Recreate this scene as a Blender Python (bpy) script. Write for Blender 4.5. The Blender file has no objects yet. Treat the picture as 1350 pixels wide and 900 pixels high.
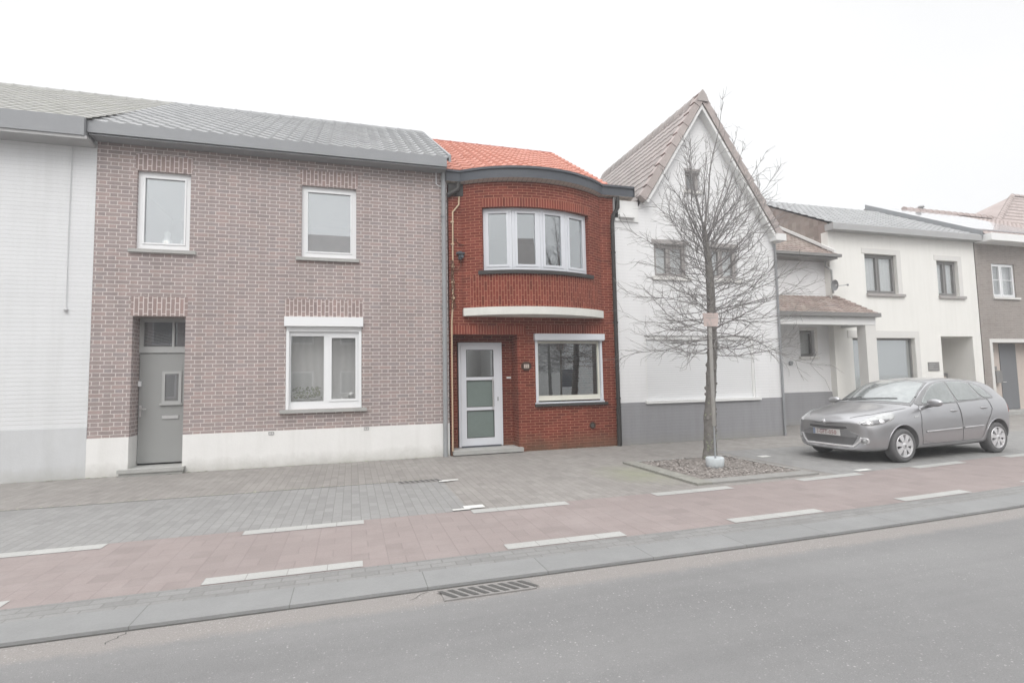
import bpy, bmesh, math, random
from mathutils import Vector, Matrix
from mathutils.bvhtree import BVHTree
rnd = random.Random(7)
S = bpy.context.scene
COL = S.collection
PI = math.pi

# ------------------------------------------------------------------ camera
CAMZ = 1.6
RX = Vector((0.95713292, -0.28894253, -0.02021857))
UP = Vector((-0.00154872, -0.07490788, 0.99718926))
FW = Vector((0.28964491, 0.95441135, 0.07214428))
FPX = 700.0
cam = bpy.data.cameras.new('camera')
cam.lens = 36.0 * FPX / 1350.0
cam.sensor_width = 36.0
cam.clip_start = 0.05
cam.clip_end = 2000
camo = bpy.data.objects.new('camera', cam)
COL.objects.link(camo)
camo.matrix_world = Matrix(((RX.x, UP.x, -FW.x, 0), (RX.y, UP.y, -FW.y, 0), (RX.z, UP.z, -FW.z, CAMZ), (0, 0, 0, 1)))
S.camera = camo

# ------------------------------------------------------------------ mesh builder
WLOC = {}

class MB:
    def __init__(s):
        s.v = []; s.f = []; s.uv = []; s.mi = []; s.sm = []
    def face(s, pts, uvs=None, mi=0, smooth=False):
        i = len(s.v)
        pts = [Vector(p) for p in pts]
        s.v += pts
        s.f.append(list(range(i, i + len(pts))))
        if uvs is None:
            n = (pts[1] - pts[0]).cross(pts[-1] - pts[0])
            a = (abs(n.x), abs(n.y), abs(n.z))
            if a[2] >= a[0] and a[2] >= a[1]: uvs = [(p.x, p.y) for p in pts]
            elif a[1] >= a[0]: uvs = [(p.x, p.z) for p in pts]
            else: uvs = [(p.y, p.z) for p in pts]
        s.uv += [tuple(u) for u in uvs]
        s.mi.append(mi); s.sm.append(smooth)
    def box(s, x0, x1, y0, y1, z0, z1, mi=0, xf=None):
        P = [Vector((x, y, z)) for z in (z0, z1) for y in (y0, y1) for x in (x0, x1)]
        Q = P if xf is None else [xf(p) for p in P]
        for q in ((0, 1, 5, 4), (3, 2, 6, 7), (2, 0, 4, 6), (1, 3, 7, 5), (4, 5, 7, 6), (2, 3, 1, 0)):
            a = P[q[0]]; b = P[q[1]]; c = P[q[3]]
            n = (b - a).cross(c - a)
            k = max(range(3), key=lambda t: abs(n[t]))
            uv = [((P[j].x, P[j].y), (P[j].x, P[j].z), (P[j].y, P[j].z))[{2: 0, 1: 1, 0: 2}[k]] for j in q]
            s.face([Q[j] for j in q], uv, mi)
    def grid(s, rows, uvrows=None, mi=0, smooth=True, close=False):
        # shared-vertex grid
        base = len(s.v); n = len(rows[0])
        for r in rows: s.v += [Vector(p) for p in r]
        m = n if close else n - 1
        for i in range(len(rows) - 1):
            for j in range(m):
                j2 = (j + 1) % n
                s.f.append([base + i * n + j, base + i * n + j2, base + (i + 1) * n + j2, base + (i + 1) * n + j])
                for (a, b) in ((i, j), (i, j2), (i + 1, j2), (i + 1, j)):
                    if uvrows: s.uv.append(tuple(uvrows[a][b]))
                    else: s.uv.append((0, 0))
                s.mi.append(mi); s.sm.append(smooth)
    def tube(s, pts, rad, n=8, mi=0, caps=True, smooth=True):
        pts = [Vector(p) for p in pts]
        if not isinstance(rad, (list, tuple)): rad = [rad] * len(pts)
        rows = []; u = None
        for i, p in enumerate(pts):
            d = (pts[min(i + 1, len(pts) - 1)] - pts[max(i - 1, 0)])
            if d.length < 1e-9: d = Vector((0, 0, 1))
            d.normalize()
            if u is None:
                u = d.orthogonal().normalized()
            else:
                u = (u - d * u.dot(d))
                u = u.normalized() if u.length > 1e-6 else d.orthogonal().normalized()
            w = d.cross(u)
            rows.append([p + (u * math.cos(2 * PI * k / n) + w * math.sin(2 * PI * k / n)) * rad[i] for k in range(n)])
        s.grid(rows, None, mi, smooth, close=True)
        if caps:
            s.face(list(reversed(rows[0])), None, mi); s.face(rows[-1], None, mi)
    def lathe(s, prof, c=(0, 0, 0), n=20, axis='z', mi=0, smooth=True):
        c = Vector(c); rows = []
        for (r, h) in prof:
            row = []
            for k in range(n):
                a = 2 * PI * k / n
                if axis == 'z': row.append(c + Vector((r * math.cos(a), r * math.sin(a), h)))
                else: row.append(c + Vector((r * math.cos(a), h, r * math.sin(a))))
            rows.append(row)
        s.grid(rows, None, mi, smooth, close=True)
    def build(s, name, mats, parent=None, loc=None):
        if not isinstance(mats, (list, tuple)): mats = [mats]
        me = bpy.data.meshes.new(name)
        off = Vector(loc) if loc is not None else (WLOC.get(parent.name, Vector()) if parent else Vector())
        me.from_pydata([tuple(p - off) for p in s.v], [], s.f)
        ul = me.uv_layers.new(name='UVMap')
        for i, u in enumerate(s.uv): ul.data[i].uv = u
        for i, p in enumerate(me.polygons):
            p.material_index = s.mi[i]; p.use_smooth = s.sm[i]
        for m in mats: me.materials.append(m)
        me.update()
        o = bpy.data.objects.new(name, me); COL.objects.link(o)
        if parent: o.parent = parent
        WLOC[o.name] = off
        if loc is not None and not parent: o.location = off
        return o

def tag(o, label=None, cat=None, group=None, kind=None):
    if label: o['label'] = label
    if cat: o['category'] = cat
    if group: o['group'] = group
    if kind: o['kind'] = kind
    return o
def empty(name, loc, label=None, cat=None, group=None):
    o = bpy.data.objects.new(name, None); COL.objects.link(o)
    o.location = loc; WLOC[o.name] = Vector(loc)
    return tag(o, label, cat, group)
def struct(mb, name, mat, kind='structure'):
    o = mb.build(name, mat); o['kind'] = kind
    return o
def copy_tree(o, parent=None):
    c = o.copy(); COL.objects.link(c); c.parent = parent
    for ch in list(o.children): copy_tree(ch, c)
    return c

# ------------------------------------------------------------------ materials
class NT:
    def __init__(s, name):
        s.m = bpy.data.materials.new(name); s.m.use_nodes = True
        s.t = s.m.node_tree; s.t.nodes.clear()
        s.out = s.t.nodes.new('ShaderNodeOutputMaterial')
    def n(s, typ, **kw):
        x = s.t.nodes.new(typ)
        for k, v in kw.items(): setattr(x, k, v)
        return x
    def set(s, sock, v):
        if hasattr(v, 'is_linked') or isinstance(v, bpy.types.NodeSocket): s.t.links.new(v, sock)
        else: sock.default_value = v
    def math(s, op, a, b=0.0, c=None, clamp=False):
        x = s.n('ShaderNodeMath', operation=op, use_clamp=clamp)
        s.set(x.inputs[0], a); s.set(x.inputs[1], b)
        if c is not None: s.set(x.inputs[2], c)
        return x.outputs[0]
    def mix(s, f, a, b, blend='MIX'):
        x = s.n('ShaderNodeMix', data_type='RGBA', blend_type=blend, clamp_factor=True)
        s.set(x.inputs[0], f)
        for sk, v in ((x.inputs[6], a), (x.inputs[7], b)):
            s.set(sk, (*v, 1.0) if isinstance(v, (tuple, list)) and len(v) == 3 else v)
        return x.outputs[2]
    def uv(s):
        x = s.n('ShaderNodeUVMap'); x.uv_map = 'UVMap'; return x.outputs[0]
    def pos(s):
        return s.n('ShaderNodeNewGeometry').outputs['Position']
    def sep(s, v):
        x = s.n('ShaderNodeSeparateXYZ'); s.set(x.inputs[0], v); return x.outputs
    def comb(s, a, b, c=0.0):
        x = s.n('ShaderNodeCombineXYZ')
        for i, v in enumerate((a, b, c)): s.set(x.inputs[i], v)
        return x.outputs[0]
    def noise(s, vec, scale, detail=3.0, rough=0.55):
        x = s.n('ShaderNodeTexNoise'); s.set(x.inputs['Vector'], vec)
        x.inputs['Scale'].default_value = scale; x.inputs['Detail'].default_value = detail; x.inputs['Roughness'].default_value = rough
        return x.outputs[0]
    def white(s, vec):
        x = s.n('ShaderNodeTexWhiteNoise', noise_dimensions='3D'); s.set(x.inputs['Vector'], vec)
        return x.outputs[0]
    def ramp(s, f, stops, interp='LINEAR'):
        x = s.n('ShaderNodeValToRGB'); x.color_ramp.interpolation = interp
        e = x.color_ramp.elements
        while len(e) < len(stops): e.new(0.5)
        for i, (p, c) in enumerate(stops):
            e[i].position = p; e[i].color = (*c, 1.0) if len(c) == 3 else c
        s.set(x.inputs[0], f); return x.outputs[0]
    def maprange(s, v, a, b, c=0.0, d=1.0):
        x = s.n('ShaderNodeMapRange'); x.clamp = True
        s.set(x.inputs[0], v)
        for i, q in enumerate((a, b, c, d)): x.inputs[i + 1].default_value = q
        return x.outputs[0]
    def bsdf(s, col, rough=0.8, height=None, dist=0.01, bstr=0.5, spec=0.3, metal=0.0, coat=0.0):
        b = s.n('ShaderNodeBsdfPrincipled')
        s.set(b.inputs['Base Color'], (*col, 1.0) if isinstance(col, (tuple, list)) and len(col) == 3 else col)
        s.set(b.inputs['Roughness'], rough)
        b.inputs['Specular IOR Level'].default_value = spec
        b.inputs['Metallic'].default_value = metal
        b.inputs['Coat Weight'].default_value = coat
        b.inputs['Coat Roughness'].default_value = 0.05
        if height is not None:
            k = s.n('ShaderNodeBump'); k.inputs['Strength'].default_value = bstr; k.inputs['Distance'].default_value = dist
            s.set(k.inputs['Height'], height); s.t.links.new(k.outputs[0], b.inputs['Normal'])
        s.t.links.new(b.outputs[0], s.out.inputs[0])
        return s.m

def weather(t, p, c, streak, splash):
    """run-off streaks and splash dirt near the ground"""
    x, y, z = t.sep(p)
    if streak:
        sv = t.comb(t.math('MULTIPLY', x, 5.0), t.math('MULTIPLY', y, 5.0), t.math('MULTIPLY', z, 0.35))
        sn = t.noise(sv, 1.0, 5, 0.65)
        c = t.mix(1.0, c, t.ramp(sn, [(0.34, (1 - streak, 1 - streak, 1 - streak * 1.1)), (0.56, (1, 1, 1))]), 'MULTIPLY')
    if splash:
        f = t.maprange(t.math('ADD', z, t.math('MULTIPLY', t.math('SUBTRACT', t.noise(p, 4.0, 5, 0.7), 0.5), 0.35)), -0.02, 0.26, 1.0, 0.0)
        c = t.mix(t.math('MULTIPLY', f, splash), c, (0.34, 0.33, 0.295))
    return c

def m_plain(name, col, rough=0.7, var=0.08, scale=3.0, bump=0.0, bscale=40.0, spec=0.3, metal=0.0, coat=0.0, streak=0.0, splash=0.0):
    t = NT(name); p = t.pos()
    n1 = t.noise(p, scale, 5, 0.6)
    n2 = t.noise(p, scale * 9, 3, 0.6)
    f = t.math('ADD', t.math('MULTIPLY', n1, 0.7), t.math('MULTIPLY', n2, 0.3))
    c = t.mix(t.maprange(f, 0.3, 0.7), tuple(x * (1 - var) for x in col), tuple(min(1, x * (1 + var)) for x in col))
    c = weather(t, p, c, streak, splash)
    h = t.noise(p, bscale, 4, 0.6) if bump > 0 else None
    return t.bsdf(c, rough, h, 0.01, bump, spec, metal, coat)

def brick_mask(t, u, v, bw, rh, mo, flemish=False, hw=None):
    """returns mortar mask (0 brick .. 1 mortar), id vector"""
    row = t.math('FLOOR', t.math('DIVIDE', v, rh))
    par = t.math('FLOORED_MODULO', row, 2.0)
    fv = t.math('FLOORED_MODULO', v, rh)
    if flemish:
        P = bw + hw
        uo = t.math('ADD', u, t.math('MULTIPLY', par, P / 2))
        cell = t.math('FLOOR', t.math('DIVIDE', uo, P))
        fu = t.math('FLOORED_MODULO', uo, P)
        sec = t.math('GREATER_THAN', fu, bw)
        fu = t.math('SUBTRACT', fu, t.math('MULTIPLY', sec, bw))
        cid = t.math('ADD', t.math('MULTIPLY', cell, 2.0), sec)
    else:
        uo = t.math('ADD', u, t.math('MULTIPLY', par, bw / 2))
        cid = t.math('FLOOR', t.math('DIVIDE', uo, bw))
        fu = t.math('FLOORED_MODULO', uo, bw)
    soft = mo * 0.35
    def edge(f): return t.maprange(f, mo - soft, mo + soft, 1.0, 0.0)
    m = t.math('MAXIMUM', edge(fu), edge(fv))
    return m, t.comb(cid, row, 3.7)

def m_brick(name, cols, mortar, bw, rh, mo, flemish=False, hw=None, var=0.12, dirt=None, rough=0.85, bump=0.6, swap=False, wob=0.004, streak=0.08, splash=0.0):
    t = NT(name)
    x, y, _ = t.sep(t.uv())
    if swap: x, y = y, x
    p = t.pos()
    w1 = t.math('MULTIPLY', t.math('SUBTRACT', t.noise(p, 9.0, 2), 0.5), wob * 2)
    w2 = t.math('MULTIPLY', t.math('SUBTRACT', t.noise(p, 13.0, 2), 0.5), wob * 2)
    x = t.math('ADD', x, w1); y = t.math('ADD', y, w2)
    m, idv = brick_mask(t, x, y, bw, rh, mo, flemish, hw)
    r = t.white(idv)
    n = len(cols)
    bc = t.ramp(r, [(i / max(1, n - 1) * 0.999, c) for i, c in enumerate(cols)])
    fine = t.noise(p, 60.0, 4, 0.65)
    big = t.noise(p, 0.7, 4, 0.6)
    bc = t.mix(t.maprange(fine, 0.3, 0.7, 0.0, 1.0), bc, t.mix(1.0, bc, (1 - var * 1.6,) * 3, 'MULTIPLY'))
    mc = t.mix(t.maprange(fine, 0.3, 0.7), mortar, tuple(q * 0.86 for q in mortar))
    c = t.mix(m, bc, mc)
    c = t.mix(1.0, c, t.ramp(big, [(0.3, (1 - var,) * 3), (0.7, (1, 1, 1))]), 'MULTIPLY')
    if dirt:  # a dirty band: (z0, z1, colour, amount)
        z = t.sep(p)[2]
        f = t.math('MULTIPLY', t.maprange(t.math('ADD', z, t.math('MULTIPLY', t.math('SUBTRACT', t.noise(p, 2.5, 4, 0.7), 0.5), 0.5)), dirt[0], dirt[1], 1.0, 0.0), dirt[3])
        c = t.mix(f, c, dirt[2])
    c = weather(t, p, c, streak, splash)
    h = t.math('ADD', t.math('SUBTRACT', 1.0, m), t.math('MULTIPLY', fine, 0.25))
    return t.bsdf(c, rough, h, 0.006, bump, 0.2)

def m_tile(name, cols, tw, ch, moss=None, rough=0.7, var=0.15):
    t = NT(name)
    u, v, _ = t.sep(t.uv())
    idv = t.comb(t.math('FLOOR', t.math('DIVIDE', u, tw)), t.math('FLOOR', t.math('DIVIDE', t.math('ADD', v, 0.001), ch)), 1.3)
    r = t.white(idv); n = len(cols)
    c = t.ramp(r, [(i / max(1, n - 1) * 0.999, q) for i, q in enumerate(cols)])
    p = t.pos()
    fine = t.noise(p, 25.0, 5, 0.65); big = t.noise(p, 0.9, 5, 0.65)
    c = t.mix(1.0, c, t.ramp(fine, [(0.3, (1 - var,) * 3), (0.7, (1, 1, 1))]), 'MULTIPLY')
    if moss: c = t.mix(t.math('MULTIPLY', t.maprange(t.math('ADD', t.math('MULTIPLY', big, 0.6), t.math('MULTIPLY', fine, 0.4)), 0.45, 0.62), moss[1]), c, moss[0])
    return t.bsdf(c, rough, fine, 0.004, 0.4, 0.25)

def m_paver(name, cols, joint, bw, rh, mo, var=0.15, swap=False, stain=None, specks=0.0, cross=False, green=None):
    t = NT(name)
    p = t.pos(); x, y, _ = t.sep(t.uv())
    if swap: x, y = y, x
    if cross:   # columns across the path, every second cell split in half
        colid = t.math('FLOOR', t.math('DIVIDE', x, bw)); rowid = t.math('FLOOR', t.math('DIVIDE', y, rh))
        fx = t.math('FLOORED_MODULO', x, bw); fy = t.math('FLOORED_MODULO', y, rh)
        odd = t.math('FLOORED_MODULO', t.math('ADD', colid, rowid), 2.0)
        e = lambda f, m_: t.maprange(f, m_ * 0.6, m_ * 1.4, 1.0, 0.0)
        mid = t.math('MULTIPLY', odd, e(t.math('ABSOLUTE', t.math('SUBTRACT', fx, bw / 2)), mo * 0.5))
        m = t.math('MAXIMUM', t.math('MAXIMUM', e(fx, mo * 1.15), t.math('MULTIPLY', e(fy, mo * 0.8), 0.5)), mid)
        idv = t.comb(t.math('ADD', t.math('MULTIPLY', colid, 2.0), t.math('MULTIPLY', odd, t.math('GREATER_THAN', fx, bw / 2))), rowid, 2.2)
    else:
        m, idv = brick_mask(t, x, y, bw, rh, mo)
    r = t.white(idv); n = len(cols)
    c = t.ramp(r, [(i / max(1, n - 1) * 0.999, q) for i, q in enumerate(cols)])
    fine = t.noise(p, 45.0, 5, 0.7); big = t.noise(p, 0.55, 5, 0.6); med = t.noise(p, 3.0, 4, 0.6)
    c = t.mix(1.0, c, t.ramp(fine, [(0.25, (1 - var * 1.4,) * 3), (0.75, (1.0,) * 3)]), 'MULTIPLY')
    c = t.mix(1.0, c, t.ramp(t.math('ADD', t.math('MULTIPLY', big, 0.6), t.math('MULTIPLY', med, 0.4)), [(0.32, (1 - var,) * 3), (0.68, (1.0,) * 3)]), 'MULTIPLY')
    c = t.mix(t.math('MULTIPLY', m, 0.85), c, joint)
    if stain:
        c = t.mix(t.math('MULTIPLY', t.maprange(t.math('ADD', t.math('MULTIPLY', big, 0.5), t.math('MULTIPLY', med, 0.5)), 0.5, 0.65), stain[1]), c, stain[0])
    if green:   # mossy patch: (x, y, radius, colour, amount)
        gx, gy, _gz = t.sep(p)
        d2 = t.math('SQRT', t.math('ADD', t.math('POWER', t.math('MULTIPLY', t.math('SUBTRACT', gx, green[0]), 1.4), 2.0), t.math('POWER', t.math('SUBTRACT', gy, green[1]), 2.0)))
        gf = t.maprange(t.math('ADD', t.math('DIVIDE', d2, green[2]), t.math('MULTIPLY', t.math('SUBTRACT', t.noise(p, 3.5, 5, 0.7), 0.5), 1.6)), 0.2, 1.1, 1.0, 0.0)
        c = t.mix(t.math('MULTIPLY', gf, green[4]), c, green[3])
    if specks:
        vo = t.n('ShaderNodeTexVoronoi'); t.set(vo.inputs['Vector'], p); vo.inputs['Scale'].default_value = 14.0
        k = t.math('MULTIPLY', t.maprange(vo.outputs['Distance'], 0.08, 0.13, 1.0, 0.0), t.math('GREATER_THAN', t.sep(vo.outputs['Color'])[0], 1 - specks))
        c = t.mix(t.math('MULTIPLY', k, 0.7), c, (0.55, 0.54, 0.5))
    h = t.math('ADD', t.math('MULTIPLY', t.math('SUBTRACT', 1.0, m), 1.0), t.math('MULTIPLY', fine, 0.4))
    return t.bsdf(c, 0.85, h, 0.005, 0.5, 0.25)

def m_asphalt(name, col, stone, amount, scale, var=0.12, rough=0.8, edge=None):
    t = NT(name); p = t.pos(); ef = None
    if edge:   # worn gravelly strip along the kerb: (v0, v1, colour)
        v = t.sep(t.uv())[1]
        ef = t.maprange(t.math('ADD', v, t.math('ADD', t.math('MULTIPLY', t.math('SUBTRACT', t.noise(p, 2.5, 5, 0.7), 0.5), 0.22), t.math('MULTIPLY', t.math('SUBTRACT', t.noise(p, 30.0, 3, 0.7), 0.5), 0.10))), edge[0], edge[1])
    fine = t.noise(p, 120.0, 3, 0.7); big = t.noise(p, 0.45, 5, 0.6); med = t.noise(p, 6.0, 4, 0.7)
    c = t.mix(t.maprange(fine, 0.3, 0.7), tuple(q * (1 - var) for q in col), tuple(q * (1 + var) for q in col))
    c = t.mix(1.0, c, t.ramp(t.math('ADD', t.math('MULTIPLY', big, 0.65), t.math('MULTIPLY', med, 0.35)), [(0.3, (0.88,) * 3), (0.7, (1.04,) * 3)]), 'MULTIPLY')
    tx, ty, _tz = t.sep(p)
    trk = t.noise(t.comb(t.math('MULTIPLY', tx, 0.12), t.math('MULTIPLY', ty, 1.6), 0.0), 1.0, 4, 0.6)
    c = t.mix(1.0, c, t.ramp(trk, [(0.35, (0.90, 0.90, 0.905)), (0.62, (1.03, 1.03, 1.03))]), 'MULTIPLY')
    if edge: c = t.mix(ef, c, t.mix(t.maprange(fine, 0.3, 0.7), tuple(q * 0.8 for q in edge[2]), tuple(q * 1.15 for q in edge[2])))
    for (sc, am) in ((scale, amount), (scale * 2.3, amount * 1.3)):
        vo = t.n('ShaderNodeTexVoronoi'); t.set(vo.inputs['Vector'], p); vo.inputs['Scale'].default_value = sc
        th = t.math('SUBTRACT', 1 - am, t.math('MULTIPLY', ef, 0.45)) if edge else 1 - am
        k = t.math('MULTIPLY', t.maprange(vo.outputs['Distance'], 0.16, 0.30, 1.0, 0.0), t.math('GREATER_THAN', t.sep(vo.outputs['Color'])[0], th))
        k = t.math('MULTIPLY', k, t.maprange(t.noise(p, 1.3, 3), 0.35, 0.65, 0.25, 1.0))
        sh = t.sep(vo.outputs['Color'])[1]
        c = t.mix(t.math('MULTIPLY', k, 0.85), c, t.mix(sh, tuple(q * 0.6 for q in stone), stone))
    return t.bsdf(c, rough, t.math('ADD', fine, med), 0.006, 0.6, 0.3)

def m_glass(name, refl=0.3, tint=(0.85, 0.9, 0.9), milk=0.0, milkc=(0.5, 0.5, 0.5)):
    t = NT(name)
    g = t.n('ShaderNodeBsdfGlossy'); g.inputs['Roughness'].default_value = 0.01; g.inputs['Color'].default_value = (0.94, 0.98, 1.0, 1)
    # slight waviness of the panes
    k = t.n('ShaderNodeBump'); k.inputs['Strength'].default_value = 0.012; k.inputs['Distance'].default_value = 0.02
    t.set(k.inputs['Height'], t.noise(t.pos(), 1.6, 2)); t.t.links.new(k.outputs[0], g.inputs['Normal'])
    tr = t.n('ShaderNodeBsdfTransparent'); tr.inputs['Color'].default_value = (*tint, 1)
    lw = t.n('ShaderNodeFresnel'); lw.inputs['IOR'].default_value = 1.5
    f = t.math('ADD', refl, t.math('MULTIPLY', lw.outputs[0], 1 - refl), clamp=True)
    mx = t.n('ShaderNodeMixShader'); t.set(mx.inputs[0], f)
    base = tr.outputs[0]
    if milk > 0:  # diffuse share paints a pale veil over the pane
        d = t.n('ShaderNodeBsdfDiffuse'); d.inputs['Color'].default_value = (*milkc, 1)
        m2 = t.n('ShaderNodeMixShader'); m2.inputs[0].default_value = milk
        t.t.links.new(tr.outputs[0], m2.inputs[1]); t.t.links.new(d.outputs[0], m2.inputs[2]); base = m2.outputs[0]
    t.t.links.new(base, mx.inputs[1]); t.t.links.new(g.outputs[0], mx.inputs[2])
    inner = t.n('ShaderNodeBsdfTransparent'); bf = t.n('ShaderNodeMixShader')      # the inner side of the pane adds no second reflection
    t.set(bf.inputs[0], t.n('ShaderNodeNewGeometry').outputs['Backfacing'])
    t.t.links.new(mx.outputs[0], bf.inputs[1]); t.t.links.new(inner.outputs[0], bf.inputs[2])
    t.t.links.new(bf.outputs[0], t.out.inputs[0])
    return t.m

# palette -----------------------------------------------------------------
M = {}  # neighbour and ground colours carry a painted whitish haze; red house stays clear
# left brown house
BR = [(0.33, 0.28, 0.275), (0.39, 0.325, 0.31), (0.36, 0.305, 0.298), (0.44, 0.345, 0.325), (0.35, 0.31, 0.31)]
M['brown_brick'] = m_brick('brown_brick', BR, (0.70, 0.635, 0.615), 0.242, 0.0748, 0.0135, True, 0.124, var=0.10)
M['brown_soldier'] = m_brick('brown_soldier', [(0.30, 0.235, 0.227), (0.37, 0.285, 0.268), (0.33, 0.257, 0.245), (0.40, 0.295, 0.275)], (0.74, 0.66, 0.635), 0.30, 0.0748, 0.0145, True, 0.124, var=0.08, swap=True)
M['white_plaster'] = m_plain('white_plaster', (0.78, 0.775, 0.76), 0.85, 0.03, 1.5, 0.25, 30, streak=0.05, splash=0.55)
M['grey_tile'] = m_tile('grey_tile', [(0.30, 0.305, 0.312), (0.33, 0.335, 0.342), (0.36, 0.365, 0.372)], 0.27, 0.36, ((0.38, 0.38, 0.37), 0.2))
M['moss_tile'] = m_tile('moss_tile', [(0.335, 0.333, 0.32), (0.37, 0.368, 0.355), (0.405, 0.403, 0.39)], 0.25, 0.3, ((0.34, 0.34, 0.305), 0.7))
M['grey_fascia'] = m_plain('grey_fascia', (0.28, 0.288, 0.30), 0.5, 0.05, 2.0)
M['grey_door'] = m_plain('grey_door', (0.32, 0.325, 0.32), 0.45, 0.03, 2.0)
M['grey_trim'] = m_plain('grey_trim', (0.42, 0.425, 0.42), 0.5, 0.03, 2.0)
M['white_frame'] = m_plain('white_frame', (0.80, 0.81, 0.82), 0.35, 0.015, 2.0, spec=0.5)
M['blue_stone'] = m_plain('blue_stone', (0.40, 0.40, 0.385), 0.7, 0.12, 6.0, 0.3, 60)
M['zinc'] = m_plain('zinc', (0.30, 0.31, 0.32), 0.5, 0.08, 4.0, metal=0.0)
M['white_brick'] = m_brick('white_brick', [(0.745, 0.755, 0.765), (0.765, 0.775, 0.785)], (0.728, 0.738, 0.748), 7.0, 0.075, 0.014, var=0.05, bump=0.35, wob=0.014, streak=0.05)
M['pale_plinth'] = m_plain('pale_plinth', (0.58, 0.59, 0.60), 0.8, 0.05, 1.5, 0.2, 30, streak=0.05, splash=0.5)
M['metal'] = m_plain('metal', (0.72, 0.72, 0.72), 0.3, 0.03, 5.0, spec=0.6, metal=0.6)
# red house
RB = [(0.19, 0.037, 0.024), (0.29, 0.060, 0.039), (0.24, 0.046, 0.030), (0.35, 0.085, 0.057)]
RM = (0.52, 0.27, 0.18)
dirt = (0.0, 0.42, (0.16, 0.10, 0.065), 0.75)
M['red_brick'] = m_brick('red_brick', RB, RM, 0.215, 0.0625, 0.0095, var=0.26, dirt=dirt, streak=0.14)
M['red_soldier'] = m_brick('red_soldier', RB, RM, 0.215, 0.0625, 0.0095, var=0.2, swap=True)
M['red_soldier_high'] = m_brick('red_soldier_high', RB, RM, 4.0, 0.0625, 0.0105, var=0.2, swap=True)
M['orange_tile'] = m_tile('orange_tile', [(0.49, 0.205, 0.15), (0.54, 0.24, 0.18), (0.58, 0.27, 0.21)], 0.225, 0.33)
M['orange_ridge'] = m_tile('orange_ridge', [(0.34, 0.10, 0.07), (0.42, 0.135, 0.09)], 0.3, 0.3)
M['anthracite'] = m_plain('anthracite', (0.070, 0.078, 0.092), 0.45, 0.08, 3.0, spec=0.4)
M['dark_pipe'] = m_plain('dark_pipe', (0.045, 0.042, 0.040), 0.5, 0.15, 8.0)
M['concrete_white'] = m_plain('concrete_white', (0.68, 0.68, 0.64), 0.85, 0.07, 4.0, 0.3, 40)
M['cream_pvc'] = m_plain('cream_pvc', (0.70, 0.69, 0.61), 0.45, 0.06, 4.0)
M['alu_white'] = m_plain('alu_white', (0.66, 0.68, 0.72), 0.35, 0.02, 3.0, spec=0.5)
M['dark_stone'] = m_plain('dark_stone', (0.055, 0.052, 0.05), 0.7, 0.15, 8.0, 0.3, 50)
M['beige_pipe'] = m_plain('beige_pipe', (0.55, 0.42, 0.29), 0.6, 0.12, 8.0)
M['dry_vine'] = m_plain('dry_vine', (0.12, 0.055, 0.03), 0.8, 0.2, 10.0)
M['plaque_brown'] = m_plain('plaque_brown', (0.06, 0.03, 0.02), 0.5, 0.1, 8.0)
M['black'] = m_plain('black', (0.015, 0.015, 0.016), 0.5, 0.1, 8.0)
t = NT('soffit_board')
u_, v_, _w = t.sep(t.uv())
fx_ = t.math('FLOORED_MODULO', u_, 0.11)
gm_ = t.maprange(fx_, 0.006, 0.012, 1.0, 0.0)
M['soffit'] = t.bsdf(t.mix(gm_, t.mix(t.noise(t.pos(), 5.0, 4), (0.40, 0.34, 0.30), (0.52, 0.45, 0.40)), (0.2, 0.165, 0.14)), 0.6)
# gable / cream / brown right houses
M['gable_white'] = m_brick('gable_white', [(0.80, 0.80, 0.805), (0.81, 0.81, 0.815)], (0.795, 0.795, 0.80), 7.0, 0.075, 0.012, var=0.03, bump=0.07, wob=0.01, streak=0.035)
M['grey_plinth'] = m_brick('grey_plinth', [(0.325, 0.325, 0.34), (0.335, 0.335, 0.35)], (0.32, 0.32, 0.335), 7.0, 0.075, 0.012, var=0.05, bump=0.22, splash=0.35)
M['dusk_tile'] = m_tile('dusk_tile', [(0.34, 0.31, 0.298), (0.39, 0.355, 0.34), (0.43, 0.39, 0.375)], 0.25, 0.33, ((0.36, 0.34, 0.33), 0.3))
M['verge_tile'] = m_tile('verge_tile', [(0.40, 0.35, 0.333), (0.44, 0.385, 0.367), (0.48, 0.425, 0.405)], 0.3, 0.33)
M['rust_tile'] = m_tile('rust_tile', [(0.24, 0.19, 0.17), (0.31, 0.245, 0.22), (0.38, 0.31, 0.285)], 0.18, 0.16, ((0.31, 0.30, 0.26), 0.4))
M['board_white'] = m_plain('board_white', (0.74, 0.74, 0.73), 0.6, 0.03, 3.0)
M['shutter'] = None
t = NT('roller_slats')
z_ = t.sep(t.pos())[2]
fz = t.math('FLOORED_MODULO', z_, 0.055)
sm_ = t.maprange(fz, 0.004, 0.012, 1.0, 0.0)
M['shutter'] = t.bsdf(t.mix(sm_, (0.74, 0.745, 0.75), (0.58, 0.585, 0.59)), 0.5, t.math('SUBTRACT', 1.0, sm_), 0.005, 0.5)
M['taupe_frame'] = m_plain('taupe_frame', (0.36, 0.34, 0.33), 0.5, 0.06, 4.0)
M['dark_frame'] = m_plain('dark_frame', (0.22, 0.215, 0.21), 0.5, 0.06, 4.0)
M['cream_plaster'] = m_plain('cream_plaster', (0.80, 0.79, 0.755), 0.85, 0.025, 1.2, 0.2, 25, streak=0.04, splash=0.4)
M['cream_trim'] = m_plain('cream_trim', (0.68, 0.67, 0.645), 0.8, 0.03, 3.0)
M['cream_roof'] = m_tile('cream_roof', [(0.33, 0.335, 0.34), (0.37, 0.375, 0.38), (0.40, 0.405, 0.41)], 0.27, 0.36)
M['pale_fascia'] = m_plain('pale_fascia', (0.38, 0.38, 0.38), 0.5, 0.05, 3.0)
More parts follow.
